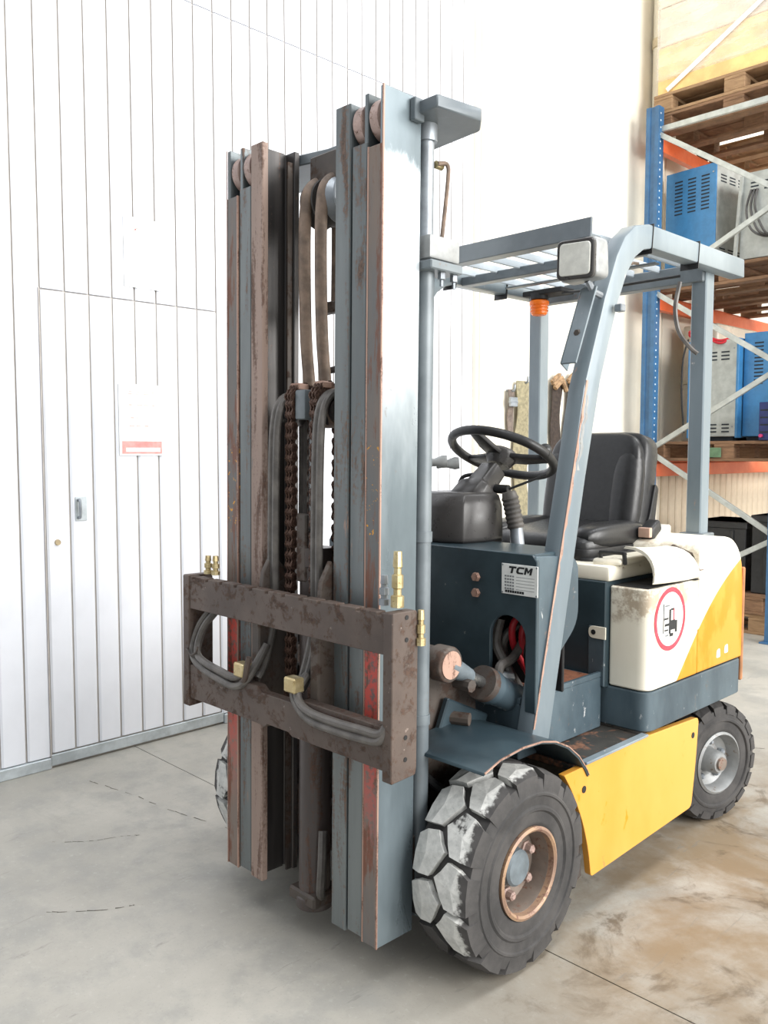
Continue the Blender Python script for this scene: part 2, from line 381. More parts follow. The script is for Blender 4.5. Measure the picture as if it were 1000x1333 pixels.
# cladded wall with a wicket door: every vertical panel strip is a piece
wl = tag(MB().box(WX-.2, WX-.013, -3.2, 2.74, 0, 6).build('wall_left', m_groove, smooth=False), kind='structure')
PIT = .1032
def strip_mesh(z0, z1): return MB().prism([(WX-.035, 0), (WX-.035, PIT-.007), (WX-.006, PIT-.007), (WX, PIT-.015), (WX, .008), (WX-.006, 0)], z0, z1, 'z').mesh('wall_panel', 0, 1, False)
strips = {k: strip_mesh(*v) for k, v in dict(full=(.05, 3.286), over=(1.952, 3.286), top=(3.292, 6.0)).items()}
def two_tone(me):        # painted face, sealed joint edges
    me.materials.append(m_wall); me.materials.append(m_groove)
    for p in me.polygons:
        if abs(p.normal.y) > .95: p.material_index = 1
for me in strips.values(): two_tone(me)
for k in range(-31, 26):
    y = .071 + k*PIT
    link('wall_panel', strips['over' if 0 <= k < 8 else 'full'], wl, (0, y, 0)); link('wall_panel', strips['top'], wl, (0, y, 0))
d1 = tag(MB().box(WX-.0125, WX-.0105, .066, .896, .0, 1.945).build('door_1', m_groove, smooth=False), kind='structure')
dm = strip_mesh(.062, 1.945); two_tone(dm)
for k in range(8): link('door_panel', dm, d1, (0, .071 + k*PIT, 0))
MB().box(WX-.005, WX+.006, .062, .900, .010, .056).build('door_rail', m_rail, d1, .002)
b = MB(); b.box(WX, WX+.004, .190, .240, 1.015, 1.115); hd = b.build('door_handle', m_rail, d1, .004)
MB().tube(spline([(WX+.004, .203, 1.03), (WX+.02, .203, 1.032), (WX+.024, .203, 1.065), (WX+.02, .203, 1.1), (WX+.004, .203, 1.102)], 4), .006, 8).build('grip', m_zinc, hd)
MB().lathe([(.0, .008), (.011, .008), (.013, 0), (0, 0)], (WX, .113, .932), 'x', 16).build('door_lock', plain('lock_brass', (176, 160, 130), .4, .6), d1)
MB().box(WX-.004, WX+.004, .060, .064, .0, 1.953).build('door_seam', m_groove, d1, smooth=False)
tag(MB().box(WX-.02, WX+.010, -3.2, .060, .0, .046).build('trim_1', m_rail, bevel=.003), kind='structure')
tag(MB().box(WX-.02, WX+.010, .902, 2.74, .0, .046).build('trim_2', m_rail, bevel=.003), kind='structure')
t3 = MB(); t3.box(WX-.02, WX+.03, 2.742, 2.80, 0, 6); t3.box(WX-.02, WX+.045, 2.765, 2.80, 0, 6)
tag(t3.build('trim_3', m_cream_wall, bevel=.003), kind='structure')
wr = tag(MB().box(WX-.2, WX-.02, 2.80, 10, 0, 6.5).build('wall_right', m_joint_cream, smooth=False), kind='structure')
for y0, y1 in ((2.802, 3.945), (3.951, 5.10), (5.106, 6.25), (6.256, 7.4), (7.406, 9.98)):
    MB().box(WX-.03, WX+.005, y0, y1, 0, 6.5).build('wall_slab', m_cream_wall, wr, .003)
lows = MB().prism([(WX, 0), (WX, .118), (WX+.015, .112), (WX+.022, .100), (WX+.022, .02), (WX+.015, .006)], .06, 1.16, 'z').mesh('wall_sheet', 0, 1, False); lows.materials.append(m_beige_sheet)
for k in range(28): link('wall_sheet', lows, wr, (.004, 5.12 + k*.12, 0))
tag(MB().box(-2, 12, 10.0, 10.2, 0, 6.5).build('wall_back', m_cream_wall, smooth=False), kind='structure')

# ------------------------------------------------------------------ notices on the door
def sign(y0, y1, z0, z1, label):
    e = empty('notice_sheet', (WX+.002, (y0+y1)/2, z0)); w = (y1-y0)/2; h = z1-z0
    MB().box(0, .003, -w, w, 0, h).build('sheet', m_white, e, .0006)
    tag(e, label, 'sign'); return e, w, h
m_pink = plain('faded_pink_print', (232, 150, 146), .6, 0, .1, 30); m_pale_text = plain('pale_print', (206, 186, 182), .6)
s1, w, h = sign(.392, .606, 1.285, 1.592, 'white paper notice with pink band on the wicket door')
MB().box(.003, .0036, -w+.012, w-.012, .008, .062).build('printed_band', m_pink, s1, smooth=False)
MB().box(.0036, .004, -w+.03, w-.02, .016, .034).build('band_window', m_white, s1, smooth=False)
for r, (z, n) in enumerate(((.272, 4), (.262, 3), (.215, 4), (.16, 2), (.125, 3))):
    for k in range(n):
        y = -w+.05+k*.034+random.uniform(-.006, .006)
        MB().box(.003, .0035, y, y+random.uniform(.012, .026), z, z+.006).build('printed_line', m_pale_text, s1, smooth=False)
s2, w, h = sign(.430, .612, 2.005, 2.300, 'blank white notice sheet with a small pink mark above the wicket door')
for a in (-1, 1): MB().bar((.0032, -.035-.012, .245-.010*a), (.0032, -.035+.012, .245+.010*a), .004, .0008, (1, 0, 0)).build('printed_mark', m_pink, s2, smooth=False)
MB().box(.003, .0035, .01, .016, .06, .066).build('printed_dot', m_pale_text, s2, smooth=False)

# ------------------------------------------------------------------ drain pipe on the wall
e = empty('drain_pipe', (WX+.075, 4.84, 0))
MB().lathe([(.05, 0), (.05, 6.4)], (0, 0, 0), 'z', 20).build('pipe', m_cream_wall, e)
for z in (.6, 2.4, 4.35): MB().lathe([(.05, z), (.058, z+.004), (.058, z+.07), (.05, z+.074)], (0, 0, 0), 'z', 20).build('collar', m_joint_cream, e)
MB().box(-.085, -.02, -.03, .03, 2.0, 2.03).build('bracket', m_zinc, e)
tag(e, 'off-white vertical drain pipe on the wall behind the blue rack upright', 'pipe')

# ------------------------------------------------------------------ slings hung on the wall
def webbing(name, pts, width, mat, label, knot=None, thick=.006):
    e = empty(name, (WX+.02, pts[0][0], pts[-1][1])); P = spline([(0, p[0]-pts[0][0], p[1]-pts[-1][1]) for p in pts], 6)
    b = MB(); rings = []
    for i, p in enumerate(P):
        w = width*(1+.12*math.sin(i*.9)); o = .012+.008*math.sin(i*.5)
        rings.append([(o, p.y-w/2, p.z), (o, p.y+w/2, p.z), (o+thick, p.y+w/2, p.z), (o+thick+.01, p.y, p.z), (o+thick, p.y-w/2, p.z)])
    b.loft(rings).build('strap', mat, e, 0)
    MB().tube(spline([(-.03, 0, P[0].z+.0), (.02, 0, P[0].z-.01), (.045, 0, P[0].z-.005), (.05, 0, P[0].z+.03)], 4), .007, 8).build('wall_hook', m_zinc, e)
    if knot:
        k = MB()
        for a in range(3): k.tube(spline([(.02+.012*a, -width*.6, P[0].z-.03-.02*a), (.035+.01*a, 0, P[0].z+.02-.02*a), (.02+.012*a, width*.6, P[0].z-.04-.02*a)], 5), .018, 8)
        k.build('knot', knot, e)
    tag(e, label, 'strap', 'slings hung on the cream wall'); return e
st = webbing('ratchet_strap', [(3.08, 1.70), (3.085, 1.60), (3.09, 1.42)], .055, m_web_grey, 'narrow grey ratchet strap with a steel buckle hung on the cream wall')
b = MB(); b.box(.028, .05, -.035, .035, .17, .23); b.tube([(.04, -.04, .20), (.04, .04, .20)], .012, 10); b.build('ratchet_buckle', m_zinc, st, .004)
webbing('lifting_sling', [(3.22, 1.76), (3.215, 1.5), (3.20, 1.1), (3.24, .72)], .15, m_web_green, 'wide green-grey lifting sling hanging lowest on the cream wall')
webbing('lifting_sling', [(3.40, 1.72), (3.39, 1.4), (3.385, 1.0), (3.41, .86)], .07, m_web_tan, 'tan lifting sling hanging behind the rear guard post of the forklift')
webbing('lifting_sling', [(3.60, 1.80), (3.58, 1.55), (3.62, 1.2), (3.60, .98)], .11, m_web_brown, 'dark brown bundled sling with a tan knot on the cream wall', m_web_tan)
ls = webbing('lifting_sling', [(3.78, 1.82), (3.76, 1.6), (3.73, 1.3), (3.74, 1.08)], .09, m_web_brown, 'dark brown sling with two steel hooks on the cream wall', m_web_tan)
for a in (-.03, .03): MB().tube(spline([(.03, a, .10), (.03, a, .02), (.035, a+.02, -.02), (.035, a+.04, 0), (.035, a+.035, .02)], 4), .008, 8).build('steel_hook', m_chrome, ls)
webbing('lifting_sling', [(3.90, 1.74), (3.91, 1.4), (3.90, 1.0), (3.92, .8)], .06, m_web_tan, 'thin tan sling hanging furthest along the cream wall towards the rack')

# ================================================================== PALLET RACK
RY, RXF, RXN = 4.55, -1.475, -.515
rk = tag(empty('pallet_rack', ((RXF+RXN)/2, RY, 0)), 'blue and orange steel pallet rack with grey diagonal braces', 'rack')
ox = -(RXF+RXN)/2
def upright(x, s, y):
    pr = [(x-.05, y+.035), (x-.05, y-.04), (x-.02, y-.04), (x-.015, y-.028), (x+.015, y-.028), (x+.02, y-.04), (x+.05, y-.04), (x+.05, y+.035), (x+.042, y+.035), (x+.042, y-.030), (x-.042, y-.030), (x-.042, y+.035)]
    u = MB().prism([(a+ox, c-RY) for a, c in pr], 0, 3.80, 'z').build('upright', m_rack_blue, rk, smooth=False)
    MB().box(x-.075+ox, x+.075+ox, y-.07-RY, y+.07-RY, 0, .010).build('foot_plate', m_rack_blue, u, .002)
    hb = MB()
    for k in range(74):
        z = .10 + k*.05
        hb.lathe([(.0, 0), (.007, 0), (.007, .0015), (0, .0015)], (x+.050+ox, y-.012-RY, z), 'x', 6)
    tag(hb.build('perforations', plain('perforation', (200, 212, 220), .6) if 'perforation' not in bpy.data.materials else bpy.data.materials['perforation'], u), kind='stuff')
for yy in (RY, 7.35):
    for x in (RXF, RXN): upright(x, 1, yy)
    zs_f = [3.63, 2.49, 1.31, .20]; zs_n = [2.99, 1.87, .72]
    pts = []
    for i in range(4):
        pts.append((RXF, zs_f[i]))
        if i < 3: pts.append((RXN, zs_n[i]))
    for (xa, za), (xb, zb) in zip(pts, pts[1:]): MB().bar((xa+ox, yy-RY+.002, za), (xb+ox, yy-RY+.002, zb), .026, .036).build('brace', m_rack_grey, rk, .002)
    MB().bar((RXF+ox, yy-RY+.02, 3.645), (RXN+ox, yy-RY+.02, 3.645), .026, .04).build('brace', m_rack_grey, rk, .002)
LEV = (3.63, 2.48, 1.235)
for z in LEV:
    for x in (RXF-.01, RXN+.01):
        pr = rpoly([(x-.025, z-.12), (x+.025, z-.12), (x+.025, z), (x+.008, z), (x+.008, z-.02), (x-.025, z-.02)] if x > -1 else [(x+.025, z-.12), (x-.025, z-.12), (x-.025, z), (x-.008, z), (x-.008, z-.02), (x+.025, z-.02)], .003, 1)
        bo = MB().prism([(a+ox, c) for a, c in pr], .045, 2.755, 'y').build('beam', m_rack_orange, rk, smooth=False)
        MB().box(x-.045+ox, x+.045+ox, .037, .045, z-.16, z+.03).build('end_connector', m_rack_orange, bo, .002)

# ------------------------------------------------------------------ pallets
def make_pallet(wood):
    e = empty('wooden_pallet')   # 1.2 along x, 0.8 along y
    def part(nm, *bx): MB().box(*bx).build(nm, wood, e, .003, smooth=False)
    for y in (-.4, -.2275, -.0725, .0825, .255): part('top_board', -.6, .6, y, y+.145 if y != -.0725 else y+.145, .122, .144)
    for x in (-.6, -.0725, .455): part('stringer_board', x, x+.145, -.4, .4, .100, .122)
    for x in (-.6, -.0725, .455):
        for y in (-.4, -.05, .3): part('block', x, x+.145, y, y+.1, .022, .100)
    for y in (-.4, -.05, .3): part('bottom_board', -.6, .6, y, y+.1, 0, .022)
    return e
pal = {}
def pallet(loc, label, dark=False, rz=0, group='pallets on the rack'):
    k = 'd' if dark else 'l'
    if k not in pal: pal[k] = o = make_pallet(m_wood_dark if dark else m_wood)
    else: o = copy_tree(pal[k])
    o.location = loc; o.rotation_euler = (0, 0, rz); tag(o, label, 'pallet', group); return o
PXc = -.935
pallet((PXc, 5.03, 3.63), 'wooden pallet lying on the top orange beams under another pallet', True)
pallet((PXc, 5.03, 3.775), 'wooden pallet directly under the film-wrapped yellow carton', False, .01)
pallet((PXc, 5.95, 3.63), 'wooden pallet further along the top orange beams carrying nothing', False)
pallet((PXc, 5.03, 2.48), 'wooden pallet under the upper blue charger', True)
pallet((PXc, 5.95, 2.48), 'wooden pallet further along the middle orange beams', True, .01)
pallet((PXc, 5.03, 1.235), 'wooden pallet with a green block under the lower chargers', True)
pallet((PXc, 5.95, 1.235), 'wooden pallet further along the lowest orange beams', False)
pallet((PXc+.22, 5.15, 0), 'wooden pallet on the floor at the bottom of the stack under the rack', False, .03, 'pallets on the floor')
pallet((PXc+.20, 5.13, .146), 'second wooden pallet of the floor stack under the rack', True, -.02, 'pallets on the floor')
tag(MB().box(-.07, .07, 0, .012, 0, .07).build('green_block', m_green, loc=(-1.02, 4.615, 1.262), bevel=.003), 'green painted block on the front of the lowest rack pallet', 'block')

# ------------------------------------------------------------------ loads on the rack
e = empty('wrapped_carton', (PXc, 5.04, 3.920))
MB().box(-.58, .58, -.39, .39, 0, .34).build('lower_carton', m_carton, e, .006)
MB().box(-.575, .575, -.385, .385, .345, .62).build('middle_carton', m_carton_pale, e, .006)
MB().box(-.58, .58, -.39, .39, .625, .95).build('upper_carton', m_carton_pale, e, .006)
MB().box(-.59, .59, -.40, .40, .10, .955).build('stretch_film', m_film, e, .01)
MB().bar((-.50, -.404, .02), (.55, -.404, .64), .004, .035, (0, 0, 1)).build('tie_strap', m_strap_film, e)
MB().bar((.28, -.404, .22), (.34, -.404, .42), .004, .03, (0, 0, 1)).build('label_strip', plain('orange_label', (226, 150, 86), .6), e)
tag(e, 'film-wrapped yellow and pale cartons on the top rack pallet', 'carton')

def slots(b, cols, rows, x0, dx, w, z0, dz, h, y):
    for c in range(cols):
        for r in range(rows): b.box(x0+c*dx, x0+c*dx+w, y-.0015, y, z0+r*dz, z0+r*dz+h)
def charger(loc, rz, w, d, h, front, side, label, cols=3, rows=10, slot_top=True, side_slots=True):
    e = empty('battery_charger', loc, rz)
    MB().box(-w/2, w/2, .012, d, .04, h).build('housing', side, e, .006)
    fp = MB().box(-w/2-.004, w/2+.004, 0, .014, .03, h+.004).build('front_panel', front, e, .003)
    MB().box(-w/2+.02, w/2-.02, .02, d-.02, 0, .05).build('plinth', m_slot, e)
    sb = MB(); cw = w*.16
    z0 = h-.05-rows*.026 if slot_top else .06
    slots(sb, cols, rows, -w/2+w*.18, w*.27, cw, z0, .026, .010, -.0005)
    tag(sb.build('vent_slots', m_slot, fp, smooth=False), kind='stuff')
    if side_slots:
        sb = MB()
        for zc in (.10, h-.12):
            for c in range(3):
                for r in range(3): sb.box(w/2, w/2+.0015, d*.15+c*d*.27, d*.15+c*d*.27+d*.18, zc+r*.022, zc+r*.022+.009)
        tag(sb.build('side_vents', m_slot, e, smooth=False), kind='stuff')
    for z in (.1, h-.06):
        MB().lathe([(.0, -.003), (.006, -.003), (.007, 0), (0, 0)], (w/2-.02, 0, z), 'y', 8).build('screw', m_zinc, fp)
    tag(e, label, 'charger', 'battery chargers on the rack'); return e
c1 = charger((-1.285, 4.74, 2.626), -.10, .40, .44, .74, m_charger_blue, m_charger_grey, 'upper blue battery charger with three columns of vent slots')
c2 = charger((-.74, 4.76, 2.626), .05, .34, .44, .62, m_charger_grey, m_charger_grey, 'grey battery charger with hanging cables beside the upper blue one', 2, 3)
for k in range(3): MB().tube(spline([(-.10+k*.02, -.01, .50), (-.12+k*.03, -.04, .36), (-.08+k*.05, -.05, .22-k*.02), (.02+k*.05, -.03, .16), (.10, -.01, .20)], 6), .008, 8).build('cable', m_plastic, c2)
MB().bar((-.20, -.02, .02), (-.165, -.01, .60), .02, .03, (0, 1, 0)).build('support_post', m_charger_grey, c2)
c3 = charger((-1.08, 4.74, 1.382), .02, .34, .42, .72, m_charger_grey, m_charger_blue, 'grey battery charger with blue sides and a red cable on the lowest beams', 3, 3, False)
MB().box(-.186, -.172, -.006, .42, .02, .73).build('blue_edge', m_charger_blue, c3, .002); MB().box(.172, .190, -.006, .42, .02, .73).build('blue_edge', m_charger_blue, c3, .002)
for k in range(2): MB().tube(spline([(-.16+.02*k, .05, .73), (-.17, -.03, .80-.02*k), (-.05, -.05, .76), (.05, -.02, .70+.02*k), (.12, .03, .74)], 6), .009, 8).build('red_cable', m_red_cable, c3)
MB().tube(spline([(-.19, .0, .75), (-.215, -.03, .6), (-.22, -.03, .35), (-.20, -.02, .06)], 6), .007, 8).build('lead', m_black, c3)
sb = MB(); slots(sb, 3, 3, -.12, .09, .06, .58, .026, .010, -.001); tag(sb.build('vent_slots', m_slot, c3, smooth=False), kind='stuff')
c4 = charger((-.68, 4.80, 1.382), -.04, .40, .42, .76, m_charger_blue, m_charger_blue, 'lower blue battery charger with a dark blue box in front of it', 4, 12)
e = empty('dark_blue_box', (-.60, 4.66, 1.382)); MB().box(-.09, .09, -.04, .08, 0, .26).build('casing', plain('dark_blue', (30, 44, 104), .5), e, .004)
for k in range(4): MB().box(-.08, .08, -.042, -.040, .05+.05*k, .06+.05*k).build('groove', m_slot, e, smooth=False)
MB().lathe([(0, 0), (.012, 0), (.012, -.02), (0, -.02)], (-.07, -.04, .03), 'y', 10).build('pink_plug', plain('pink_plug', (214, 60, 120), .5), e)
tag(e, 'small dark blue ribbed box standing before the lower blue charger', 'box')
e = empty('wrapped_bundle', (-1.38, 5.62, 1.382)); 
b = MB(); b.prism(rpoly([(-.17, -.42), (.12, -.42), (.14, .3), (-.17, .3)], .03), 0, .92, 'z'); b.build('bundle', plain('film_wrapped_beige', (216, 204, 186), .3, 0, .08, 5, .3), e, .01)
MB().box(-.18, .15, -.43, .31, .46, .475).build('seam', m_joint_cream, e)
tag(e, 'tall beige film-wrapped bundle behind the blue rack upright', 'bundle')
def batt(loc, w, d, h, label):
    e = empty('black_case', loc); MB().box(-w/2, w/2, 0, d, 0, h).build('case', m_batt, e, .006)
    MB().box(-w/2-.008, w/2+.008, -.008, d+.008, h-.05, h).build('lid', m_batt, e, .006)
    for k in (-.25, .25): MB().box(w*k-.012, w*k+.012, -.012, 0, .04, h-.06).build('rib', m_batt, e, .002)
    MB().tube([(-.06, -.008, h*.6), (-.06, -.03, h*.6), (.06, -.03, h*.6), (.06, -.008, h*.6)], .008, 8).build('handle', m_plastic, e)
    tag(e, label, 'case', 'black battery cases'); return e
batt((-1.03, 4.80, .292), .40, .5, .50, 'black battery case with a ribbed lid nearer the wall on the floor pallets')
batt((-.57, 4.78, .292), .42, .5, .56, 'taller black battery case on the floor pallets under the rack')

# ================================================================== FORKLIFT
FK = tag(empty('forklift'), 'worn yellow, cream and blue-grey electric forklift with a tall triple mast and no forks', 'forklift')
TILT = (-.0130, 0, 0)
def mp(mb, name, mat, parent=FK, bevel=.0015, **k):      # a part of the tilted mast
    return mb.build(name, mat, parent, bevel, rot=TILT if parent is FK else None, **k)

# ---- mast rails (three nested channels on either side)
MT, MBt = 2.134, .105
def rails(s):
    # outer, middle, inner: (inner edge x, outer edge x, bottom z, web top, flange top)
    D = .126
    for nm, xi, xo, yf, zb, zw, zf, fm in (('outer_mast_rail', .261, .312, 0, MBt, MT, MT-.13, m_flange_red),
                                       ('middle_mast_rail', .2045, .2560, .003, MBt+.006, MT-.004, MT-.115, m_flange),
                                       ('inner_mast_rail', .147, .1995, .0, MBt+.0, MT-.012, MT-.012, m_flange if s > 0 else m_flange_rust)):
        tk = .013
        web = [(xo-tk, yf+.002), (xo, yf+.002), (xo, D), (xi, D), (xi, D-.018), (xo-tk, D-.018)]
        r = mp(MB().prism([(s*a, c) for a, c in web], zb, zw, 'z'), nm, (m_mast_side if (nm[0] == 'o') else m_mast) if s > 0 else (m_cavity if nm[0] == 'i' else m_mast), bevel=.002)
        MB().box(min(s*xi, s*(xo-.0005)), max(s*xi, s*(xo-.0005)), yf, yf+.020, zb, zf).build('front_flange', fm, r, .002)
        if nm[0] == 'o':
            MB().prism([(s*(xo-.003), yf-.001), (s*(xo+.0012), yf-.001), (s*(xo+.0012), yf+.003)], zb, zw, 'z').build('worn_edge', m_copper, r)
            MB().prism([(s*(xi-.0004), yf-.0008), (s*(xi+.004), yf-.0008), (s*(xi+.004), yf+.004), (s*(xi-.0004), yf+.004)], zb, zf, 'z').build('worn_edge', m_copper, r)
        if nm[0] in 'om':
            cx = s*(xi + .016)
            MB().lathe([(0, -.019), (.030, -.019), (.042, -.015), (.051, -.013), (.051, .013), (.042, .015), (.030, .019), (0, .019)], (cx, .052, MT-.062), 'x', 28).build('mast_roller', m_nut, r)
            MB().lathe([(.011, -.024), (.011, .024)], (cx, .052, MT-.062), 'x', 10).build('roller_pin', m_chrome, r)
        if nm[0] == 'i':
            MB().box(min(s*(xo-.016), s*(xo-.014)), max(s*(xo-.016), s*(xo-.014)), .03, .10, zb, zw).build('wear_strip', m_cavity, r)
            MB().box(min(s*(xi+.008), s*(xi+.014)), max(s*(xi+.008), s*(xi+.014)), .092, .108, zb, zw-.03).build('guide_strip', m_frame_dirty, r)
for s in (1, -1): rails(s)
# ---- cross members
pl = [(-.385, .100), (-.318, .100), (-.318, .128), (-.165, .128), (-.06, .152), (.06, .152), (.165, .128), (.318, .128), (.318, .100), (.385, .100), (.405, .235), (.36, .285), (.20, .30), (-.20, .30), (-.36, .285), (-.405, .235)]
cm = mp(MB().prism(pl, MT-.044, MT-.014, 'z'), 'mast_top_crossmember', m_guard_dark, bevel=.003)
for s in (1, -1):
    MB().lathe([(.0, 0), (.014, 0), (.014, .002), (0, .002)], (s*.375, .235, MT-.0145), 'z', 14).build('bolt_hole', m_dark, cm)
    MB().box(min(s*.313, s*.33), max(s*.313, s*.33), .085, .118, MT-.060, MT-.008).build('weld_lug', m_guard_dark, cm, .002)
mp(MB().box(-.30, .30, .128, .150, .20, .34), 'mast_lower_crossmember', m_frame_dirty, bevel=.004)
mp(MB().box(-.30, .30, .128, .146, .60, .70), 'mast_lower_crossmember', m_cavity, bevel=.004)
# ---- side lift cylinders behind the outer rails
for s in (1, -1):
    x, y = s*.292, .166
    c = mp(MB().lathe([(.0, .13), (.023, .13), (.023, 1.74), (.0, 1.74)], (x, y, 0), 'z', 20), 'side_lift_cylinder', m_guard_dark)
    MB().lathe([(0, 1.74), (.027, 1.74), (.027, 1.77), (.019, 1.775), (.019, 2.05), (.026, 2.05), (.026, MT-.044), (0, MT-.044)], (x, y, 0), 'z', 20).build('cylinder_rod', m_zinc, c)
    MB().lathe([(.026, 1.08), (.026, 1.105)], (x, y, 0), 'z', 20).build('cylinder_band', m_guard_dark, c)
    MB().lathe([(.026, .62), (.026, .645)], (x, y, 0), 'z', 20).build('cylinder_band', m_guard_dark, c)
    if s < 0: continue
    bx = MB().box(min(s*.285, s*.335), max(s*.285, s*.335), .136, .246, 1.765, 1.822).build('clamp_box', m_lamp_body, c, .006, 2)
    MB().box(min(s*.27, s*.345), max(s*.27, s*.345), .130, .246, 1.738, 1.760).build('clamp_plate', m_guard_dark, c, .003)
    for yy in (.19, .235): MB().lathe([(0, 1.738), (.010, 1.738), (.010, 1.722), (.005, 1.720), (.005, 1.705), (0, 1.705)], (s*.325, yy, 0), 'z', 6).build('clamp_bolt', m_zinc, c)
    MB().tube(spline([(x+s*.02, y+.02, 2.0), (x+s*.03, y+.042, 2.0), (x+s*.03, y+.045, 1.96), (x+s*.018, y+.036, 1.80)], 6), .0055, 8).build('vent_pipe', m_hose_brown, c)
    MB().lathe([(0, 0), (.010, 0), (.010, .022), (0, .022)], (x+s*.012, y+.02, 2.0), 'y', 8).build('pipe_fitting', m_brass, c)
# ---- centre free-lift cylinder, crosshead, sheaves, chains, hoses
cy = mp(MB().lathe([(.0, .075), (.050, .075), (.052, .105), (.043, .115), (.043, 1.00), (.046, 1.0), (.046, 1.05), (.0, 1.05)], (0, .068, 0), 'z', 28), 'free_lift_cylinder', m_cyl)
MB().lathe([(.014, 1.0), (.014, 1.42)], (-.012, .068, 0), 'z', 12).build('piston_rod', m_chrome, cy)
MB().box(-.055, .055, .02, .125, .090, .125).build('foot_block', m_frame_dirty, cy, .006)
MB().box(-.028, .012, .022, .036, .96, 1.14).build('stop_block', m_frame_dirty, cy, .004)
MB().tube(spline([(.055, .05, .30), (.075, .03, .22), (.07, .03, .15), (.05, .05, .12)], 6), .012, 8).build('feed_pipe', m_hose, cy)
ch = mp(MB().box(-.030, .012, .018, .09, 1.385, 1.462), 'crosshead', m_guard_dark, bevel=.005, seg=2)
MB().lathe([(.052, .03), (.052, .09), (0, .09)], (0, .078, 1.415), 'x', 24).build('hose_drum', m_hose_brown, ch)
for x in (-.050, .050):
    MB().lathe([(0, -.016), (.042, -.016), (.042, -.013), (.032, -.012), (.032, .012), (.042, .013), (.042, .016), (0, .016)], (x, .060, 1.432), 'x', 24).build('chain_sheave', m_chain, ch)
    MB().box(x-.018, x+.018, .03, .07, 1.462, 1.482).build('sheave_guard', m_copper, ch, .004)
for x in (-.092, .088):
    MB().lathe([(0, -.022), (.036, -.022), (.028, 0), (.036, .022), (0, .022)], (x, .058, 1.405), 'x', 20).build('hose_pulley', m_cavity, ch)
MB().tube([(-.115, .058, 1.41), (.115, .058, 1.41)], .010, 10).build('sheave_axle', m_frame_dirty, ch)
# chain links
pit = .0285
def plate(b, x0, x1):
    pts = []
    for i in range(7): a = -PI/2 + PI*i/6; pts.append((.0105*math.sin(a+PI/2)*1.0, 0))
    o = []
    for k in range(5): a = -PI/2*0 + PI*k/4; o.append((.011*math.cos(a), pit/2 + .011*math.sin(a)))
    o += [(-.0065, 0)]
    for k in range(5): a = PI + PI*k/4; o.append((.011*math.cos(a), -pit/2 + .011*math.sin(a)))
    o += [(.0065, 0)]
    b.prism(o, x0, x1, 'x')
la, lb = MB(), MB()
for x in (-.013, -.001, .011): plate(la, x, x+.0045)
for x in (-.007, .005): plate(lb, x, x+.0045)
for bb in (la, lb):
    for z in (-pit/2, pit/2): bb.lathe([(0, -.015), (.0042, -.015), (.0042, .017), (0, .017)], (0, 0, z), 'x', 6)
mla, mlb = la.mesh('chain_link', 0, 1, False), lb.mesh('chain_link', 0, 1, False)
for me in (mla, mlb): me.materials.append(m_chain)
for x in (-.050, .050):
    chn = mp(MB().box(x-.016, x+.016, .010, .034, .640, .690), 'lift_chain', m_chain, bevel=.003)
    for i in range(27): link('chain_link', mla if i % 2 else mlb, chn, (x, .022, .70 + i*pit))
    a0 = 27
    for k in range(1, 5):
        a = PI*k/5; link('chain_link', mla if k % 2 else mlb, chn, (x, .060 - .040*math.cos(a), 1.437 + .034*math.sin(a)), (-a, 0, 0))
    for i in range(20): link('chain_link', mlb if i % 2 else mla, chn, (x, .098, 1.430 - i*pit))
# hoses over the crosshead pulleys (pairs) down to the carriage
for x in (-.092, .088):
    for k in (-.009, .009):
        pts = [(x+k, .10, .95), (x+k, .102, 1.36), (x+k, .090, 1.430), (x+k, .058, 1.452), (x+k, .022, 1.432), (x+k, .004, 1.38), (x+k, -.002, 1.28), (x+k-.003, -.002, 1.05), (x+k-.006, -.002, .86), (x+k-.012, -.03, .735), (x+k-.012, -.052, .700)]
        mp(MB().tube(spline(pts, 6), .0105, 10), 'mast_hose', m_hose, bevel=0)
# hoses over the top pulleys
tp = mp(MB().box(-.085, .07, .11, .20, 1.985, 2.09), 'top_pulley_bracket', m_frame_dirty, bevel=.004)
for x in (-.055, .035):
    MB().lathe([(0, -.026), (.062, -.026), (.064, -.022), (.045, 0), (.064, .022), (.062, .026), (0, .026)], (x, .135, 1.965), 'x', 28).build('hose_pulley', m_zinc if x > 0 else m_cavity, tp)
MB().lathe([(0, .026), (.020, .026), (.020, .034), (0, .034)], (.035, .135, 1.965), 'x', 14).build('pulley_hub', m_frame_dirty, tp)
for x in (-.062, .004):
    pts = [(x, .10, 1.44), (x, .082, 1.60), (x, .076, 1.80), (x, .078, 1.93), (x, .092, 1.995), (x, .135, 2.022), (x, .178, 1.995), (x, .19, 1.93), (x, .19, 1.70)]
    mp(MB().tube(spline(pts, 7), .0165, 12), 'top_hose', m_hose_brown, bevel=0)
lp = mp(MB().tube(spline([(.048, .145, 1.86), (.048, .145, 1.70), (.048, .145, 1.60), (.036, .145, 1.545), (.0, .14, 1.525), (-.06, .13, 1.52)], 6), .0095, 10), 'steel_pipe', m_frame_dirty, bevel=0)
MB().lathe([(0, 1.74), (.014, 1.74), (.018, 1.76), (.018, 1.80), (.013, 1.805), (.013, 1.86), (.010, 1.92), (0, 1.92)], (.048, .145, 0), 'z', 8).build('pipe_union', m_hose_brown, lp)
MB().box(-.07, .062, .13, .158, 1.675, 1.705).build('pipe_clamp', m_frame_dirty, lp, .003)

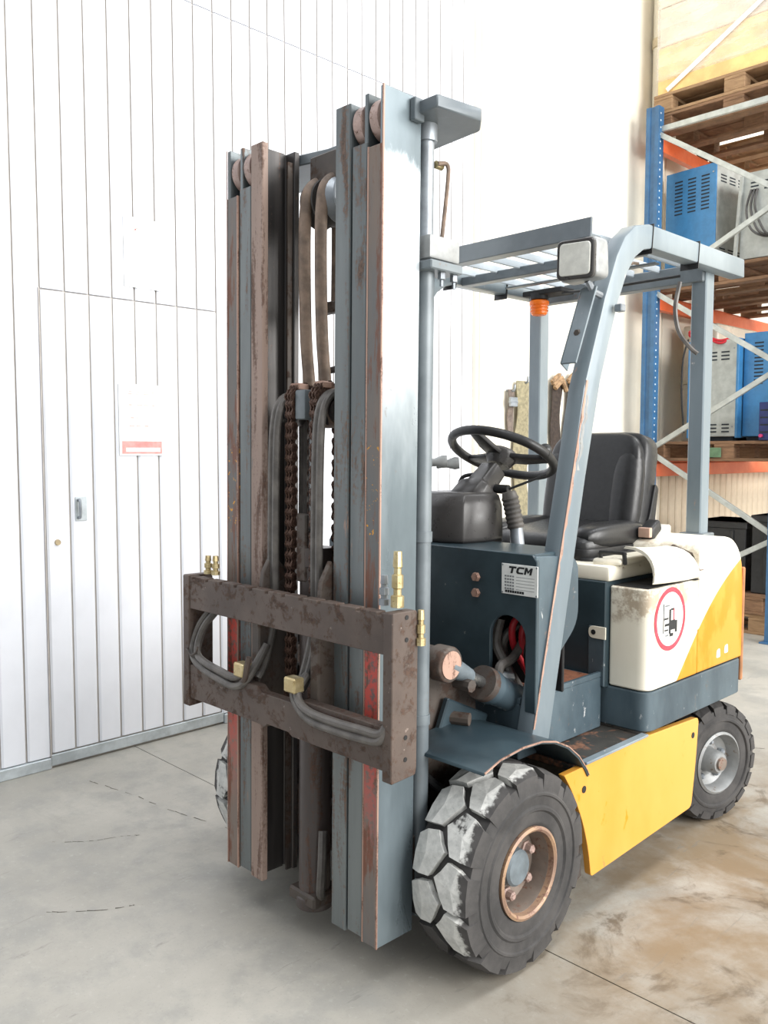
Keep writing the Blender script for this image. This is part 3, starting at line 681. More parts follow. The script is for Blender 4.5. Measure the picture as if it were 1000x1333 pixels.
# ---- carriage
def mpc(mb, name, mat, parent=FK, bevel=.0015, **k): return mb.build(name, mat, parent, bevel, rot=TILT, loc=(.013, 0, 0), **k)
CY0, CY1, CXN, CDX = -.080, -.050, .428, .013
def notched_bar():
    top = []; n = 12; z1 = .945
    xs = [-.38 + .76*k/(n-1) for k in range(n)]
    pts = [(-CXN+.03, .852), (CXN-.03, .852), (CXN-.03, z1)]
    for x in reversed(xs): pts += [(x+.007, z1), (x+.007, z1-.009), (x-.007, z1-.009), (x-.007, z1)]
    pts += [(-CXN+.03, z1)]; return pts
cg = mpc(MB().prism(notched_bar(), CY0, CY1, 'y'), 'carriage_upper_bar', m_carriage, bevel=.0015)
lowp = [(-CXN+.03, .592), (-.06, .592), (-.045, .586), (-.03, .598), (.055, .598), (.07, .590), (CXN-.03, .590), (CXN-.03, .690), (.11, .690), (.085, .676), (-.055, .676), (-.075, .690), (-CXN+.03, .690)]
mpc(MB().prism(lowp, CY0, CY1, 'y'), 'carriage_lower_bar', m_carriage, bevel=.002)
for s in (1, -1):
    x0, x1 = sorted((s*(CXN-.030), s*CXN))
    ep = mpc(MB().prism(rpoly([(CY0-.004, .567), (-.006, .572), (-.002, .59), (-.002, .938), (-.008, .948), (CY0-.004, .948)], .004, 2), x0, x1, 'x'), 'carriage_end_plate', m_carriage, bevel=.002)
    for (yy, z) in ((-.04, .935), (-.04, .885), (-.04, .665), (-.04, .615)):
        MB().lathe([(0, 0), (.0055, 0), (.0055, s*.0012), (0, s*.0012)], (s*CXN, yy, z), 'x', 10).build('bolt_hole', m_dark, ep)
    up = mpc(MB().box(min(s*.105, s*.140), max(s*.105, s*.140), CY1, .045, .60, .90), 'carriage_upright', m_frame_dirty, bevel=.004)
    MB().prism([(-.04, .90), (.05, .90), (.04, .99), (.0, 1.03), (-.03, .98)], min(s*.112, s*.128), max(s*.112, s*.128), 'x').build('upright_gusset', m_frame_dirty, up, .002)
    MB().lathe([(0, -.015), (.048, -.015), (.048, .015), (0, .015)], (s*.158, .055, .80), 'x', 20).build('carriage_roller', m_frame_dirty, up)
# brass couplings on the carriage
def coupling(loc, h, mat=m_brass, r=.011, rot=None):
    k = h/.08
    pr = [(0, 0), (r*1.15, 0), (r*1.15, .016*k), (r*.7, .018*k), (r*.7, .026*k), (r*1.0, .028*k), (r*1.0, .046*k), (r*.65, .048*k), (r*.65, .056*k), (r*.85, .058*k), (r*.7, .080*k), (0, .080*k)]
    o = MB().lathe(pr, (0, 0, 0), 'z', 8).build('brass_coupling', mat, FK, loc=loc, rot=rot or TILT); return o
coupling((-.335, -.038, .955), .052); coupling((-.300, -.036, .955), .054)
coupling((.372, -.030, .955), .068, m_zinc); coupling((.412, -.028, .955), .125, m_brass, .013)
coupling((.446, .012, .868), .080, m_brass, .010)
# carriage hoses (drawn loops)
def hose(name, pts, r=.0105, mat=m_hose, n=7): return mpc(MB().tube(spline(pts, n), r, 10), name, mat, bevel=0)
for k in range(2):
    o = k*.024
    hose('carriage_hose', [(-.335+o*1.4, -.030, .90), (-.335+o*1.2, -.045, .86), (-.372+o, -.060, .81), (-.392+o, -.070, .755+o*.2), (-.380+o, -.080, .715+o*.4), (-.32+o*.4, -.086, .692+o*.8), (-.23, -.088, .678+o), (-.17, -.086, .672+o), (-.128, -.080, .690+o), (-.105-o*.2, -.060, .735), (-.098, -.03, .79)])
    hose('carriage_hose', [(.090, -.045, .745), (.092-o*.6, -.075, .715), (.105-o*.5, -.084, .690-o*.3), (.15, -.088, .672-o*.8), (.24, -.088, .668-o*.8), (.33, -.086, .670-o*.8), (.388, -.082, .672-o*.6), (.402, -.075, .690)])
for x, z in ((-.135, .720), (.082, .722)): mpc(MB().box(x-.022, x+.022, -.098, -.064, z-.016, z+.022), 'hose_clamp', m_brass, bevel=.004)
hose('tie_wire', [(-.43, -.07, .722), (-.40, -.088, .735), (-.375, -.092, .722), (-.35, -.09, .735), (-.345, -.088, .75)], .003, m_frame_dirty)
hose('hook_rod', [(-.150, -.075, .690), (-.118, -.088, .700), (-.108, -.088, .730), (-.10, -.086, .762)], .008, m_carriage)

# ---- wheels
def tread_mesh(R, hw, n, side, dep):
    """one lug block of a chevron tread row; side=+1 outer row, -1 inner row"""
    p = 2*PI*R/n; out = []
    k = hw/.089; sl = .28
    pts = [(-.008*k, .0), (.012*k, .28*p), (.026*k, .45*p), (.058*k, .40*p), (hw, .34*p), (hw, 0), (hw, -.40*p), (.058*k, -.46*p), (.026*k, -.44*p), (.010*k, -.20*p)]
    pts = [(a, c + (a-.04)*sl*1.0) for a, c in pts]
    off = 0 if side > 0 else p/2
    b = MB(); top = []; bot = []
    for a, c in pts:
        edge = a >= hw-.001; t = (c+off)/R; rt = R-(.010 if edge else .0); rb = R-(dep*2.6 if edge else dep); aa = a if not edge else hw+.001
        top.append((side*(a-(.004 if edge else 0)), -rt*math.sin(t), rt*math.cos(t))); bot.append((side*aa, -rb*math.sin(t), rb*math.cos(t)))
    n_ = len(pts); ca = sum(a for a, c in pts)/n_; t = (sum(c for a, c in pts)/n_+off)/R
    vs = top + bot + [(side*ca, -R*math.sin(t), R*math.cos(t))]
    fs = [(i, (i+1) % n_, 2*n_) for i in range(n_)] + [(i, n_+i, n_+(i+1) % n_, (i+1) % n_) for i in range(n_)]
    b.add(vs, fs); return b.mesh('tread_block', 0, 1, False)
def tyre_profile(R, hw, rr):
    return [(rr, -hw*.92), (rr+.012, -hw*.99), (R-.07, -hw*1.0), (R-.045, -hw), (R-.022, -hw*.93), (R-.017, -hw*.5), (R-.016, 0), (R-.017, hw*.5), (R-.022, hw*.93), (R-.045, hw),
            (R-.052, hw+.001), (R-.055, hw+.004), (R-.060, hw+.004), (R-.063, hw), (rr+.055, hw*.985), (rr+.050, hw+.003), (rr+.043, hw+.003), (rr+.038, hw*.97), (rr+.014, hw*.985), (rr+.008, hw*.97), (rr, hw*.90)]
def front_wheel(loc, flip, dust):
    R, hw, rr, n = .253, .089, .113, 13
    w = MB().lathe(tyre_profile(R, hw, rr), (0, 0, 0), 'x', 64, ring=True).build('front_wheel', m_tyre, FK, loc=loc, rot=(0, 0, PI if flip else 0))
    for side in (1, -1):
        ms = {}
        for dv in (0, 1): me = tread_mesh(R, hw, n, side, .020); me.materials.append(m_tyre_dust if dv else m_tyre); ms[dv] = me
        for k in range(n):
            a = 2*PI*k/n; deg = math.degrees(a) % 360
            link('tread_block', ms[1 if dust(deg + (12 if side < 0 else 0)) else 0], w, None, (a, 0, 0))
    MB().lathe([(rr+.001, hw*.80), (rr+.003, hw+.002), (rr-.004, hw+.005), (rr-.010, hw+.001), (rr-.012, hw*.80)], (0, 0, 0), 'x', 56, ring=True).build('rim_lip', m_rim_lip, w)
    MB().lathe([(rr, -hw*.9), (rr, hw*.86), (rr-.012, hw*.84), (rr-.018, hw*.35), (.095, .028), (.045, .022), (0, .022), (0, -hw*.9)], (0, 0, 0), 'x', 56).build('rim', m_rim, w)
    MB().lathe([(.050, .022), (.046, .052), (.040, .058), (0, .060)], (0, 0, 0), 'x', 28).build('hub_cap', m_hubcap, w)
    for k in range(6):
        a = 2*PI*k/6+.35; MB().lathe([(.018, .022), (.018, .030), (.013, .032), (.012, .048), (.007, .052), (0, .052)], (0, .072*math.cos(a), .072*math.sin(a)), 'x', 6).build('wheel_nut', m_nut, w)
    return w
front_wheel((.431, .333, .253), False, lambda d: d < 112 or d > 352)
front_wheel((-.431, .333, .253), True, lambda d: 180 < d < 340)
def rear_wheel(loc, rz):
    R, hw, rr, n = .210, .072, .108, 18
    w = MB().lathe(tyre_profile(R, hw, rr), (0, 0, 0), 'x', 56, ring=True).build('rear_wheel', m_tyre, FK, loc=loc, rot=(0, 0, rz))
    for side in (1, -1):
        me = tread_mesh(R, hw, n, side, .014); me.materials.append(m_tyre)
        for k in range(n): link('tread_block', me, w, None, (2*PI*k/n, 0, 0))
    MB().lathe([(rr, -hw*.9), (rr+.002, hw*.98), (rr-.006, hw+.004), (rr-.012, hw*.9), (rr-.020, hw*.45), (.060, .018), (.046, .020), (.042, .030), (.040, .066), (.032, .078), (0, .080)], (0, 0, 0), 'x', 48).build('rim', m_rim_grey, w)
    MB().lathe([(.024, .078), (.022, .086), (0, .087)], (0, 0, 0), 'x', 20).build('hub_cap', m_rim, w)
    for k in range(5):
        a = 2*PI*k/5+.3; MB().lathe([(.011, .022), (.011, .036), (.006, .042), (0, .042)], (0, .066*math.cos(a), .066*math.sin(a)), 'x', 6).build('wheel_nut', m_zinc, w)
rear_wheel((.395, 1.545, .210), -.24); rear_wheel((-.395, 1.545, .210), PI-.24)

# ---- chassis
def fk(mb, name, mat, parent=FK, bevel=.003, **k): return mb.build(name, mat, parent, bevel, **k)
chs = fk(MB().box(-.31, .31, .42, 1.42, .13, .455), 'chassis', m_dark)
MB().box(-.30, .30, 1.42, 1.58, .2, .455).build('rear_chassis', m_dark, chs, .003)
ax = fk(MB().lathe([(0, -.33), (.07, -.33), (.09, -.25), (.11, -.08), (.11, .08), (.09, .25), (.07, .33), (0, .33)], (0, .333, .255), 'x', 28), 'drive_axle', m_frame_dirty)
MB().box(-.23, .23, .20, .30, .17, .36).build('mast_pivot', m_dark, ax, .01)
fk(MB().lathe([(0, -.36), (.05, -.36), (.05, .36), (0, .36)], (0, 1.55, .21), 'x', 16), 'steer_axle', m_dark)
# front frame plates beside the mast: dirty, curved rear edge
for s in (1, -1):
    fr = fk(MB().prism(rpoly([(.165, .36), (.47, .36), (.47, .66), (.40, .735), (.165, .735)], [0, .02, .08, .06, 0], 4), *sorted((s*.205, s*.232)), 'x'), 'front_frame_plate', m_frame_dirty)
    MB().bar((s*.25, .30, .60), (s*.25, .47, .52), .02, .10, (0, 0, 1)).build('frame_brace', m_blue, fr, .004)
    MB().tube([(s*.232, .33, .588), (s*.30, .36, .588)], .018, 10).build('frame_lug', m_frame_dirty, fr)
fk(MB().box(-.20, .20, .19, .47, .36, .50), 'transmission_case', m_dark, bevel=.02)
mk = fk(MB().box(.240, .262, .135, .19, .24, .30), 'mast_stop', m_frame_dirty); MB().lathe([(0, -.03), (.028, -.03), (.028, .02), (0, .02)], (.30, .16, .16), 'x', 14).build('stop_roller', m_dark, mk)
fk(MB().tube(spline([(.20, .20, .52), (.28, .24, .44), (.30, .30, .40), (.24, .36, .38)], 6), .012, 8), 'axle_hose', m_dark, bevel=0)
# mast hanger drum on the outer rail and tilt cylinder
for s in (1, -1):
    dr = fk(MB().lathe([(0, .235), (.047, .235), (.049, .262), (.049, .29), (0, .29)], (0, .225, .730), 'z', 4) if False else MB().lathe([(0, .12), (.040, .12), (.040, .285), (.047, .287), (.047, .332), (.042, .336), (.036, .336), (.0, .336)] if s > 0 else [(0, -.12), (.040, -.12), (.040, -.285), (.047, -.287), (.047, -.332), (.042, -.336), (.036, -.336), (0, -.336)], (0, .243, .762), 'x', 28), 'tilt_pin', m_frame_dirty)
    MB().lathe([(0, s*.334), (.036, s*.334), (.036, s*.3385), (0, s*.3385)], (0, .243, .762), 'x', 28).build('pin_face', m_copper, dr)
    p0, p1 = Vector((s*.315, .262, .752)), Vector((s*.300, .640, .560)); d = (p1-p0).normalized()
    tc = fk(MB().tube([p0+d*.15, p0+d*.155, p0+d*.17, p0+d*.20, p0+d*.205, p1], [.030, .046, .048, .048, .043, .043], 24), 'tilt_cylinder', m_blue_worn, bevel=0)
    MB().tube([p0+d*.149, p0+d*.172], [.047, .049], 24).build('gland_nut', m_frame_dirty, tc)
    MB().tube([p0+d*.09, p0+d*.155], .016, 16).build('rod', m_chrome, tc)
    MB().tube([p0-d*.01, p0+d*.03, p0+d*.09], [.024, .026, .020], 14).build('rod_end', m_hubcap, tc)
    MB().tube([p0+d*.055+Vector((s*.035, 0, -.03)), p0+d*.055+Vector((-s*.02, 0, -.03))], .017, 8).build('clamp_bolt', m_frame_dirty, tc)
    MB().tube(spline([p0+d*.24+Vector((0, 0, .04)), p0+d*.25+Vector((0, 0, .075)), p0+d*.28+Vector((0, .03, .10)), p0+d*.30+Vector((0, .07, .16))], 6), .013, 10).build('cylinder_hose', m_hose, tc)
    MB().tube([p0+d*.22+Vector((0, 0, .035)), p0+d*.30+Vector((0, 0, .055))], .017, 8).build('hose_elbow', m_zinc, tc)
# ---- fenders and steps
for s in (1, -1):
    pr = [(.170, .548), (.23, .566), (.32, .574), (.40, .570), (.46, .556), (.52, .528), (.57, .490), (.605, .450), (.622, .425)]
    th = .008; ring = pr + [(y-th*.4, z-th) for y, z in reversed(pr)]
    xo, xi = s*.505, s*.245
    fe = fk(MB().prism(ring, *sorted((xi, xo)), 'x'), 'front_fender', m_blue, bevel=.0012)
    MB().prism(pr + [(y, z-.004) for y, z in reversed(pr)], *sorted((xo-s*.001, xo+s*.002)), 'x').build('fender_edge', m_copper, fe, 0)
    st = fk(MB().box(*sorted((s*.23, s*.479)), .585, .955, .432, .450), 'step_plate', m_mat_floor)
    MB().box(*sorted((s*.478, s*.502)), .615, .952, .4495, .4570).build('step_edge', m_guard, st, .0015)
    # skirt
    sk = rpoly([(.510, .448), (.545, .40), (.602, .30), (.635, .20), (.648, .124), (1.246, .146), (1.272, .30), (1.285, .436), (.955, .452)], [.004, .05, .08, .06, .012, .02, .05, .02, 0], 4)
    skt = fk(MB().prism(sk, *sorted((s*.480, s*.500)), 'x'), 'side_skirt', m_yellow)
    for (yy, z) in ((.605, .385), (1.245, .385)):
        MB().lathe([(0, 0), (.010, 0), (.010, s*.0015), (0, s*.0015)], (s*.500, yy, z), 'x', 12).build('bolt_hole', m_dark, skt)
    MB().prism([(.56, .10), (.635, .124), (.625, .22), (.59, .32), (.53, .41), (.50, .43), (.49, .42), (.55, .33), (.57, .22)], *sorted((s*.30, s*.478)), 'x').build('inner_mudguard', m_frame_dirty, skt, .002)
# ---- cowl: front panel with an arched opening each side, side cheeks, top
arch = circle(.325, .795, .060, 14, 0, PI, True)
notch = [(.385, .60)] + [(x, z) for x, z in arch] + [(.265, .60)]
poly = [(.418, .60), (.418, 1.025), (-.418, 1.025), (-.418, .60)] + [(-x, z) for x, z in notch][:0]
outline = [(.420, .60), (.420, 1.010), (.405, 1.028), (-.405, 1.028), (-.420, 1.010), (-.420, .60)]
outline += [(-.385, .60)] + [(-x, z) for x, z in circle(.325, .795, .060, 14, 0, PI, True)] + [(-.265, .60), (.265, .60)]
outline += [(x, z) for x, z in reversed(circle(.325, .795, .060, 14, 0, PI, True))] + [(.385, .60)]
cw = fk(MB().prism(outline, .488, .502, 'y'), 'front_cowl', m_blue, bevel=.002)
MB().box(-.405, .405, .50, .69, 1.012, 1.028).build('cowl_top', m_blue, cw, .003)
for s in (1, -1):
    ck = MB().prism(rpoly([(.490, .60), (.490, 1.024), (.665, 1.012), (.692, .985), (.697, .82), (.60, .742), (.56, .735), (.56, .60)], [0, .006, .02, .03, .05, .03, .01, 0], 5), *sorted((s*.398, s*.416)), 'x').build('cowl_cheek', m_blue_worn, cw, .002)
for x, z in ((.215, .95), (.215, .905)): MB().lathe([(0, 0), (.014, 0), (.012, -.010), (0, -.010)], (x, .488, z), 'y', 6).build('cowl_bolt', m_copper, cw)
# inside of the opening: cables and connectors
pb = fk(MB().box(-.39, .39, .66, .67, .62, 1.0), 'cowl_back_plate', m_dark)
for k, (x, z, c) in enumerate(((.300, .845, m_red_cable), (.335, .838, m_red_cable), (.27, .80, m_hose), (.355, .79, m_black))):
    MB().tube(spline([(x, .655, z), (x+.005, .60, z+.005), (x-.01, .56, z-.03), (x-.02, .58, z-.10), (x, .62, z-.18)], 6), .012 if c is not m_red_cable else .010, 10).build('cable', c, pb)
for k in range(5): MB().box(.25+.028*k, .265+.028*k, .630, .660, .76+.01*(k % 2), .80).build('terminal', m_zinc if k % 2 else m_plastic, pb, .003)
MB().tube(spline([(.26, .54, .83), (.255, .53, .76), (.29, .53, .70), (.31, .54, .64)], 6), .014, 10).build('cable', m_hose, pb)
# ---- driver floor box
fb = fk(MB().box(-.355, .355, .505, .925, .452, .612), 'floor_box', m_blue_worn, bevel=.004)
MB().box(-.335, .335, .505, .905, .611, .615).build('floor_pan', m_rust_floor, fb)
for s in (1, -1): MB().box(*sorted((s*.343, s*.356)), .505, .926, .610, .626).build('floor_lip', m_blue_worn, fb, .002)
pd = fk(MB().bar((.08, .60, .70), (.08, .66, .64), .07, .012), 'foot_pedal', m_black); MB().bar((.08, .60, .70), (.08, .56, .80), .015, .012).build('pedal_arm', m_dark, pd)
# ---- steering column, wheel, levers
cxs = .055
def cover_ring(z, k, ky, dy=0):
    pts = [(-.135, .735), (-.140, .62), (-.115, .555), (-.04, .535), (.055, .535), (.115, .565), (.140, .64), (.135, .735)]
    return [(-.002 + x*k*.88, .64 + (y-.64)*ky + dy, z) for x, y in pts]
cc = fk(MB().loft([cover_ring(1.030, .97, .98), cover_ring(1.045, 1.0, 1.0), cover_ring(1.135, .99, .97), cover_ring(1.168, .90, .86, .008), cover_ring(1.178, .80, .74, .012)]), 'column_cover', m_plastic, bevel=.004, seg=2)
MB().loft([cover_ring(1.026, .95, .96), cover_ring(1.034, .99, 1.0)]).build('cover_gasket', m_black, cc)
ca, cb = Vector((.030, .665, 1.14)), Vector((cxs, .795, 1.272)); dd = (cb-ca).normalized()
def oring(p, t, w, h):
    sx = Vector((1, 0, 0)); sy = t.cross(sx); return [p + sx*a*w + sy*b_*h for a, b_ in ((-1, -.6), (-.7, -1), (.7, -1), (1, -.6), (1, .6), (.7, 1), (-.7, 1), (-1, .6))]
col = fk(MB().loft([oring(ca, dd, .062, .05), oring(ca+dd*.06, dd, .058, .048), oring(ca+dd*.075, dd, .040, .038), oring(ca+dd*.15, dd, .034, .034)]), 'steering_column', m_plastic, bevel=.003)
wn = Vector((0, math.sin(math.radians(26)), math.cos(math.radians(26)))); wc = Vector((cxs, .800, 1.284)); sx = Vector((1, 0, 0)); sy = wn.cross(sx)
def wpt(a, r, h=0): return wc + (sx*math.cos(a) + sy*math.sin(a))*r + wn*h
sw = fk(MB().tube([wpt(2*PI*k/48, .166, .012) for k in range(49)], .0145, 12, False), 'steering_wheel', m_black, bevel=0)
for a in (PI*.08, PI*.92, PI*1.5):
    b = MB(); b.loft([[wpt(a, r, h_) + (sx*-math.sin(a)+sy*math.cos(a))*w for (w, h_) in ((-ww, hh-.008), (ww, hh-.008), (ww, hh+.008), (-ww, hh+.008))] for r, ww, hh in ((.02, .030, .0), (.08, .026, .002), (.14, .018, .010), (.168, .016, .012))])
    b.build('spoke', m_black, sw, .004, 2)
MB().tube([wc-wn*.03, wc-wn*.005, wc+wn*.012, wc+wn*.022, wc+wn*.024], [.036, .050, .050, .042, .02], 28).build('horn_hub', m_plastic, sw)
kb = wpt(PI*.03, .150, .03); MB().superq(kb, (.022, .022, .022), 1, 1, 16, 10).build('spinner_knob', m_black, sw); MB().tube([wpt(PI*.03, .160, .0), kb], .009, 8).build('knob_stem', m_black, sw)
ts = fk(MB().tube([ca+dd*.08+Vector((.02, .02, -.01)), ca+dd*.08+Vector((.085, .03, -.012))], .015, 10), 'indicator_stalk', m_black, bevel=.002); MB().tube([ca+dd*.08+Vector((.08, .03, -.012)), ca+dd*.08+Vector((.18, .09, .035))], .004, 8).build('stalk_rod', m_black, ts)
# gaiter with lever on the near side
gp0, gp1 = Vector((.148, .72, 1.180)), Vector((.166, .735, 1.070))
rs = []; ps = []
for k in range(17): ps.append(gp0.lerp(gp1, k/16)); rs.append(.024+.003*(k % 2) - .004*(k < 2))
ga = fk(MB().tube(ps, rs, 14), 'hand_brake_gaiter', m_hose, bevel=0); MB().tube([gp1, gp1+Vector((.008, .004, -.11))], [.020, .024], 12).build('gaiter_base', m_zinc, ga)
def lever(x, y, z0, z1, knob, m):
    l = fk(MB().tube(spline([(x, y, z0), (x-.005, y-.004, (z0+z1)/2), (x+.0, y, z1-.02), (x+.012, y+.012, z1), (x+.05, y+.045, z1+.006)], 5), .006, 8), 'hydraulic_lever', m_black, bevel=0)
    a, b2 = Vector((x+.04, y+.038, z1+.004)), Vector((x+.095, y+.085, z1+.010)); MB().tube([a, a.lerp(b2, .45), b2.lerp(a, .2), b2], [.012, .012, .020, .018], 12).build('lever_knob', m, l)
lever(-.13, .56, 1.02, 1.262, 1, m_lamp_body); lever(-.115, .60, 1.02, 1.256, 1, m_lamp_body); lever(-.03, .70, 1.10, 1.225, 0, m_black)
# ---- data plate with the maker's letters
dp = fk(MB().box(.305, .425, .4855, .488, .915, .998), 'data_plate', m_white, bevel=.0008)
def letter(polys, x0):
    b_ = MB()
    for q in polys: b_.prism([(x0 + a*.024 + c*.005, .973 + c*.019) for a, c in q], .4846, .4855, 'y')
    b_.build('maker_letter', m_ink, dp, smooth=False)
letter([[(0, 1), (1, 1), (1, .74), (0, .74)], [(.36, .74), (.64, .74), (.64, 0), (.36, 0)]], .327)
letter([[(.98, 1), (.22, 1), (0, .78), (0, .22), (.22, 0), (.98, 0), (.98, .24), (.36, .24), (.28, .34), (.28, .66), (.36, .76), (.98, .76)]], .3535)
letter([[(0, 0), (0, 1), (.26, 1), (.26, 0)], [(.26, 1), (.50, .52), (.50, .16), (.26, .62)], [(.50, .52), (.74, 1), (.74, .62), (.50, .16)], [(.74, 0), (.74, 1), (1, 1), (1, 0)]], .380)
for r in range(5):
    z = .962 - r*.0085
    lb_ = MB()
    for k in range(4): lb_.box(.316+k*.0085, .322+k*.0085, .4848, .4855, z, z+.0045)
    lb_.build('printed_characters', m_pale_ink, dp, smooth=False)
    MB().box(.354, .414, .4850, .4855, z+.0015, z+.0025).build('printed_line', m_pale_ink, dp, smooth=False)
lb_ = MB()
for k in range(8): lb_.box(.318+k*.008, .3245+k*.008, .4848, .4855, .9195, .926)
lb_.build('printed_characters', m_ink, dp, smooth=False)
for x in (.309, .421):
    for z in (.919, .994): MB().lathe([(0, 0), (.0025, 0), (.0025, -.001), (0, -.001)], (x, .4855, z), 'y', 8).build('rivet', m_zinc, dp)

# ---- battery hood, base frame, side covers, counterweight
bs = fk(MB().prism(rpoly([(-.50, .945), (.50, .945), (.50, 1.595), (.40, 1.64), (-.40, 1.64), (-.50, 1.595)], [.045, .045, .02, .05, .05, .02], 5), .458, .580, 'z'), 'base_frame', m_base, bevel=.004)
hw_ = fk(MB().box(-.365, .365, .925, 1.40, .575, .905), 'battery_compartment', m_blue, bevel=.004)
MB().box(.310, .366, .918, .926, .58, .765).build('corner_strip', m_blue_worn, hw_, .002)
lt = MB().prism(rpoly([(.312, .728), (.372, .728), (.372, .766), (.312, .766)], [.018, 0, 0, .018], 5), .914, .919, 'y').build('latch_tab', m_cream, hw_, .001)
MB().lathe([(0, 0), (.008, 0), (.008, -.0012), (0, -.0012)], (.330, .9138, .747), 'y', 14).build('latch_hole', m_dark, hw_)
hd = fk(MB().box(-.372, .372, .930, 1.44, .903, .952), 'battery_hood', m_cream, bevel=.012, seg=2)
for s in (1, -1):
    pf = rpoly([(.366, .945), (.500, .945), (.500, 1.26), (.366, 1.26)], [.01, .040, 0, 0], 6)
    sc_ = fk(MB().prism([(s*a, c) for a, c in pf], .584, .892, 'z'), 'side_cover', m_side, bevel=.004)
    MB().box(*sorted((s*.372, s*.488)), .958, 1.25, .888, .8935).build('cover_gap', m_dark, sc_)
    # curled lid edge: arched sheet, front edge lifted
    rings = []
    for k in range(9):
        t = k/8; y = .965 + .295*t; lift = .020*(1-t)**2; ring = []; inn = []
        for j in range(8):
            a = PI/2*j/7; x = .385 + .117*math.cos(a)**.8; z = .905 + lift*.5 + (.088+lift*.4)*math.sin(a)
            ring.append((s*x, y + .035*(1-t)*math.sin(a), z)); inn.append((s*(x-.006), y + .035*(1-t)*math.sin(a), z-.008))
        rings.append(ring + inn[::-1])
    ld = MB().loft(rings).build('curled_lid_edge', m_cream, sc_, 0)
    MB().prism([(s*.30, .945), (s*.385, .975), (s*.385, 1.26), (s*.30, 1.26)], .95, .972, 'z').build('lid_shoulder', m_cream, sc_, .01, 2)
    MB().prism([(s*.36, 1.225), (s*.505, 1.225), (s*.505, 1.262), (s*.36, 1.262)], .893, .8935, 'z').build('lid_seam', m_dark, sc_)
cwp = rpoly([(1.262, .584), (1.262, 1.000), (1.44, 1.022), (1.530, 1.000), (1.588, .930), (1.602, .80), (1.606, .584)], [0, .03, .05, .06, .05, .05, .01], 5)
cwt = fk(MB().prism(cwp, -.500, .500, 'x'), 'counterweight', m_side, bevel=.022, seg=3)
MB().prism(rpoly([(-.46, 1.57), (.46, 1.57), (.46, 1.60), (.40, 1.70), (-.40, 1.70), (-.46, 1.60)], [0, 0, .02, .06, .06, .02], 4), .50, .93, 'z').build('counterweight_tail', m_yellow, cwt, .02, 2)
for s in (1, -1):
    MB().box(*sorted((s*.488, s*.503)), 1.596, 1.612, .50, .90).build('rear_edge', m_orange_edge, cwt, .004)
    MB().prism([(1.225, .0), (1.262, 0), (1.275, .10), (1.238, .10)] and [(s*.40, .992), (s*.47, .97), (s*.497, .92), (s*.5015, .92), (s*.475, .976), (s*.405, .998)], 1.262, 1.290, 'y').build('worn_band', m_web_grey, cwt)
fk(MB().box(-.30, .30, 1.34, 1.46, 1.0, 1.045), 'seat_backing_plate', m_cream, bevel=.006)
hn = fk(MB().tube(spline([(.318, .975, .950), (.318, .965, .985), (.322, .965, .990), (.385, .985, .990), (.390, .985, .985), (.390, .99, .955)], 4), .007, 8), 'hood_handle', m_black, bevel=0)
# sticker: red ring with a dark forklift pictogram, worn
stk = fk(MB().lathe([(.0, .5000), (.088, .5000), (.088, .5008), (0, .5008)], (0, 1.072, .790), 'x', 40), 'warning_sticker', plain('sticker_white', (236, 234, 228), .5), bevel=0)
MB().lathe([(.083, .5008), (.098, .5008), (.098, .5014), (.083, .5014)], (0, 1.072, .790), 'x', 48, ring=True).build('red_ring', m_red, stk)
def bit(y0, y1, z0, z1, m=m_ink): MB().box(.5008, .5014, 1.072+y0, 1.072+y1, .790+z0, .790+z1).build('pictogram', m, stk, smooth=False)
bit(-.045, -.040, -.04, .05); bit(-.035, -.005, .04, .045, m_pale_ink); bit(-.038, -.012, .0, .006); bit(-.035, -.008, -.02, -.012); bit(-.036, -.012, -.035, -.030)
bit(-.008, .004, -.045, .03); bit(.004, .03, -.035, -.005); bit(.018, .026, -.005, .03, m_red); bit(.004, .022, .026, .032); bit(.03, .044, -.045, -.008); bit(-.004, .02, -.055, -.045); bit(-.03, -.01, -.052, -.046, m_pale_ink)
for (y, z) in ((1.40, .612), (1.46, .618)): MB().prism(rpoly([(y, z), (y+.03, z), (y+.026, z+.03), (y+.004, z+.026)], .006, 2), .4995, .5010, 'x').build('paint_touch_up', m_white, cwt)

# ---- seat
sxc = .035
Mb = Matrix.Rotation(math.radians(-11), 3, 'X')
sb = fk(MB().superq((sxc, 1.395, 1.170), (.190, .062, .200), .45, .28, 40, 20, Mb), 'seat_backrest', m_vinyl, bevel=0)
for s in (1, -1):
    MB().superq((sxc+s*.138, 1.368, 1.150), (.058, .046, .172), .6, .8, 20, 16, Mb).build('side_bolster', m_vinyl, sb)
for k in range(5):
    z = 1.06+.048*k; MB().tube([(sxc-.095, 1.345+(z-1.17)*.19, z), (sxc+.095, 1.345+(z-1.17)*.19, z)], .004, 8).build('stitch_seam', m_black, sb)
MB().superq((sxc, 1.425, 1.165), (.196, .055, .205), .3, .3, 32, 16, Mb).build('seat_shell', m_black, sb)
for s in (1, -1):
    MB().prism(rpoly([(1.37, .985), (1.44, .985), (1.475, 1.17), (1.455, 1.19), (1.42, 1.08)], .012, 2), *sorted((sxc+s*.186, sxc+s*.206)), 'x').build('seat_hinge', m_black, sb, .003)
    MB().lathe([(0, 0), (.010, 0), (.008, s*.006), (0, s*.006)], (sxc+s*.206, 1.43, 1.05), 'x', 10).build('hinge_bolt', m_zinc, sb)
sc = fk(MB().superq((sxc, 1.195, 1.000), (.225, .215, .050), .5, .3, 40, 16, Matrix.Rotation(math.radians(4), 3, 'X')), 'seat_cushion', m_vinyl, bevel=0)
for s in (1, -1): MB().superq((sxc+s*.180, 1.20, 1.022), (.055, .19, .045), .7, .6, 20, 14).build('side_bolster', m_vinyl, sc)
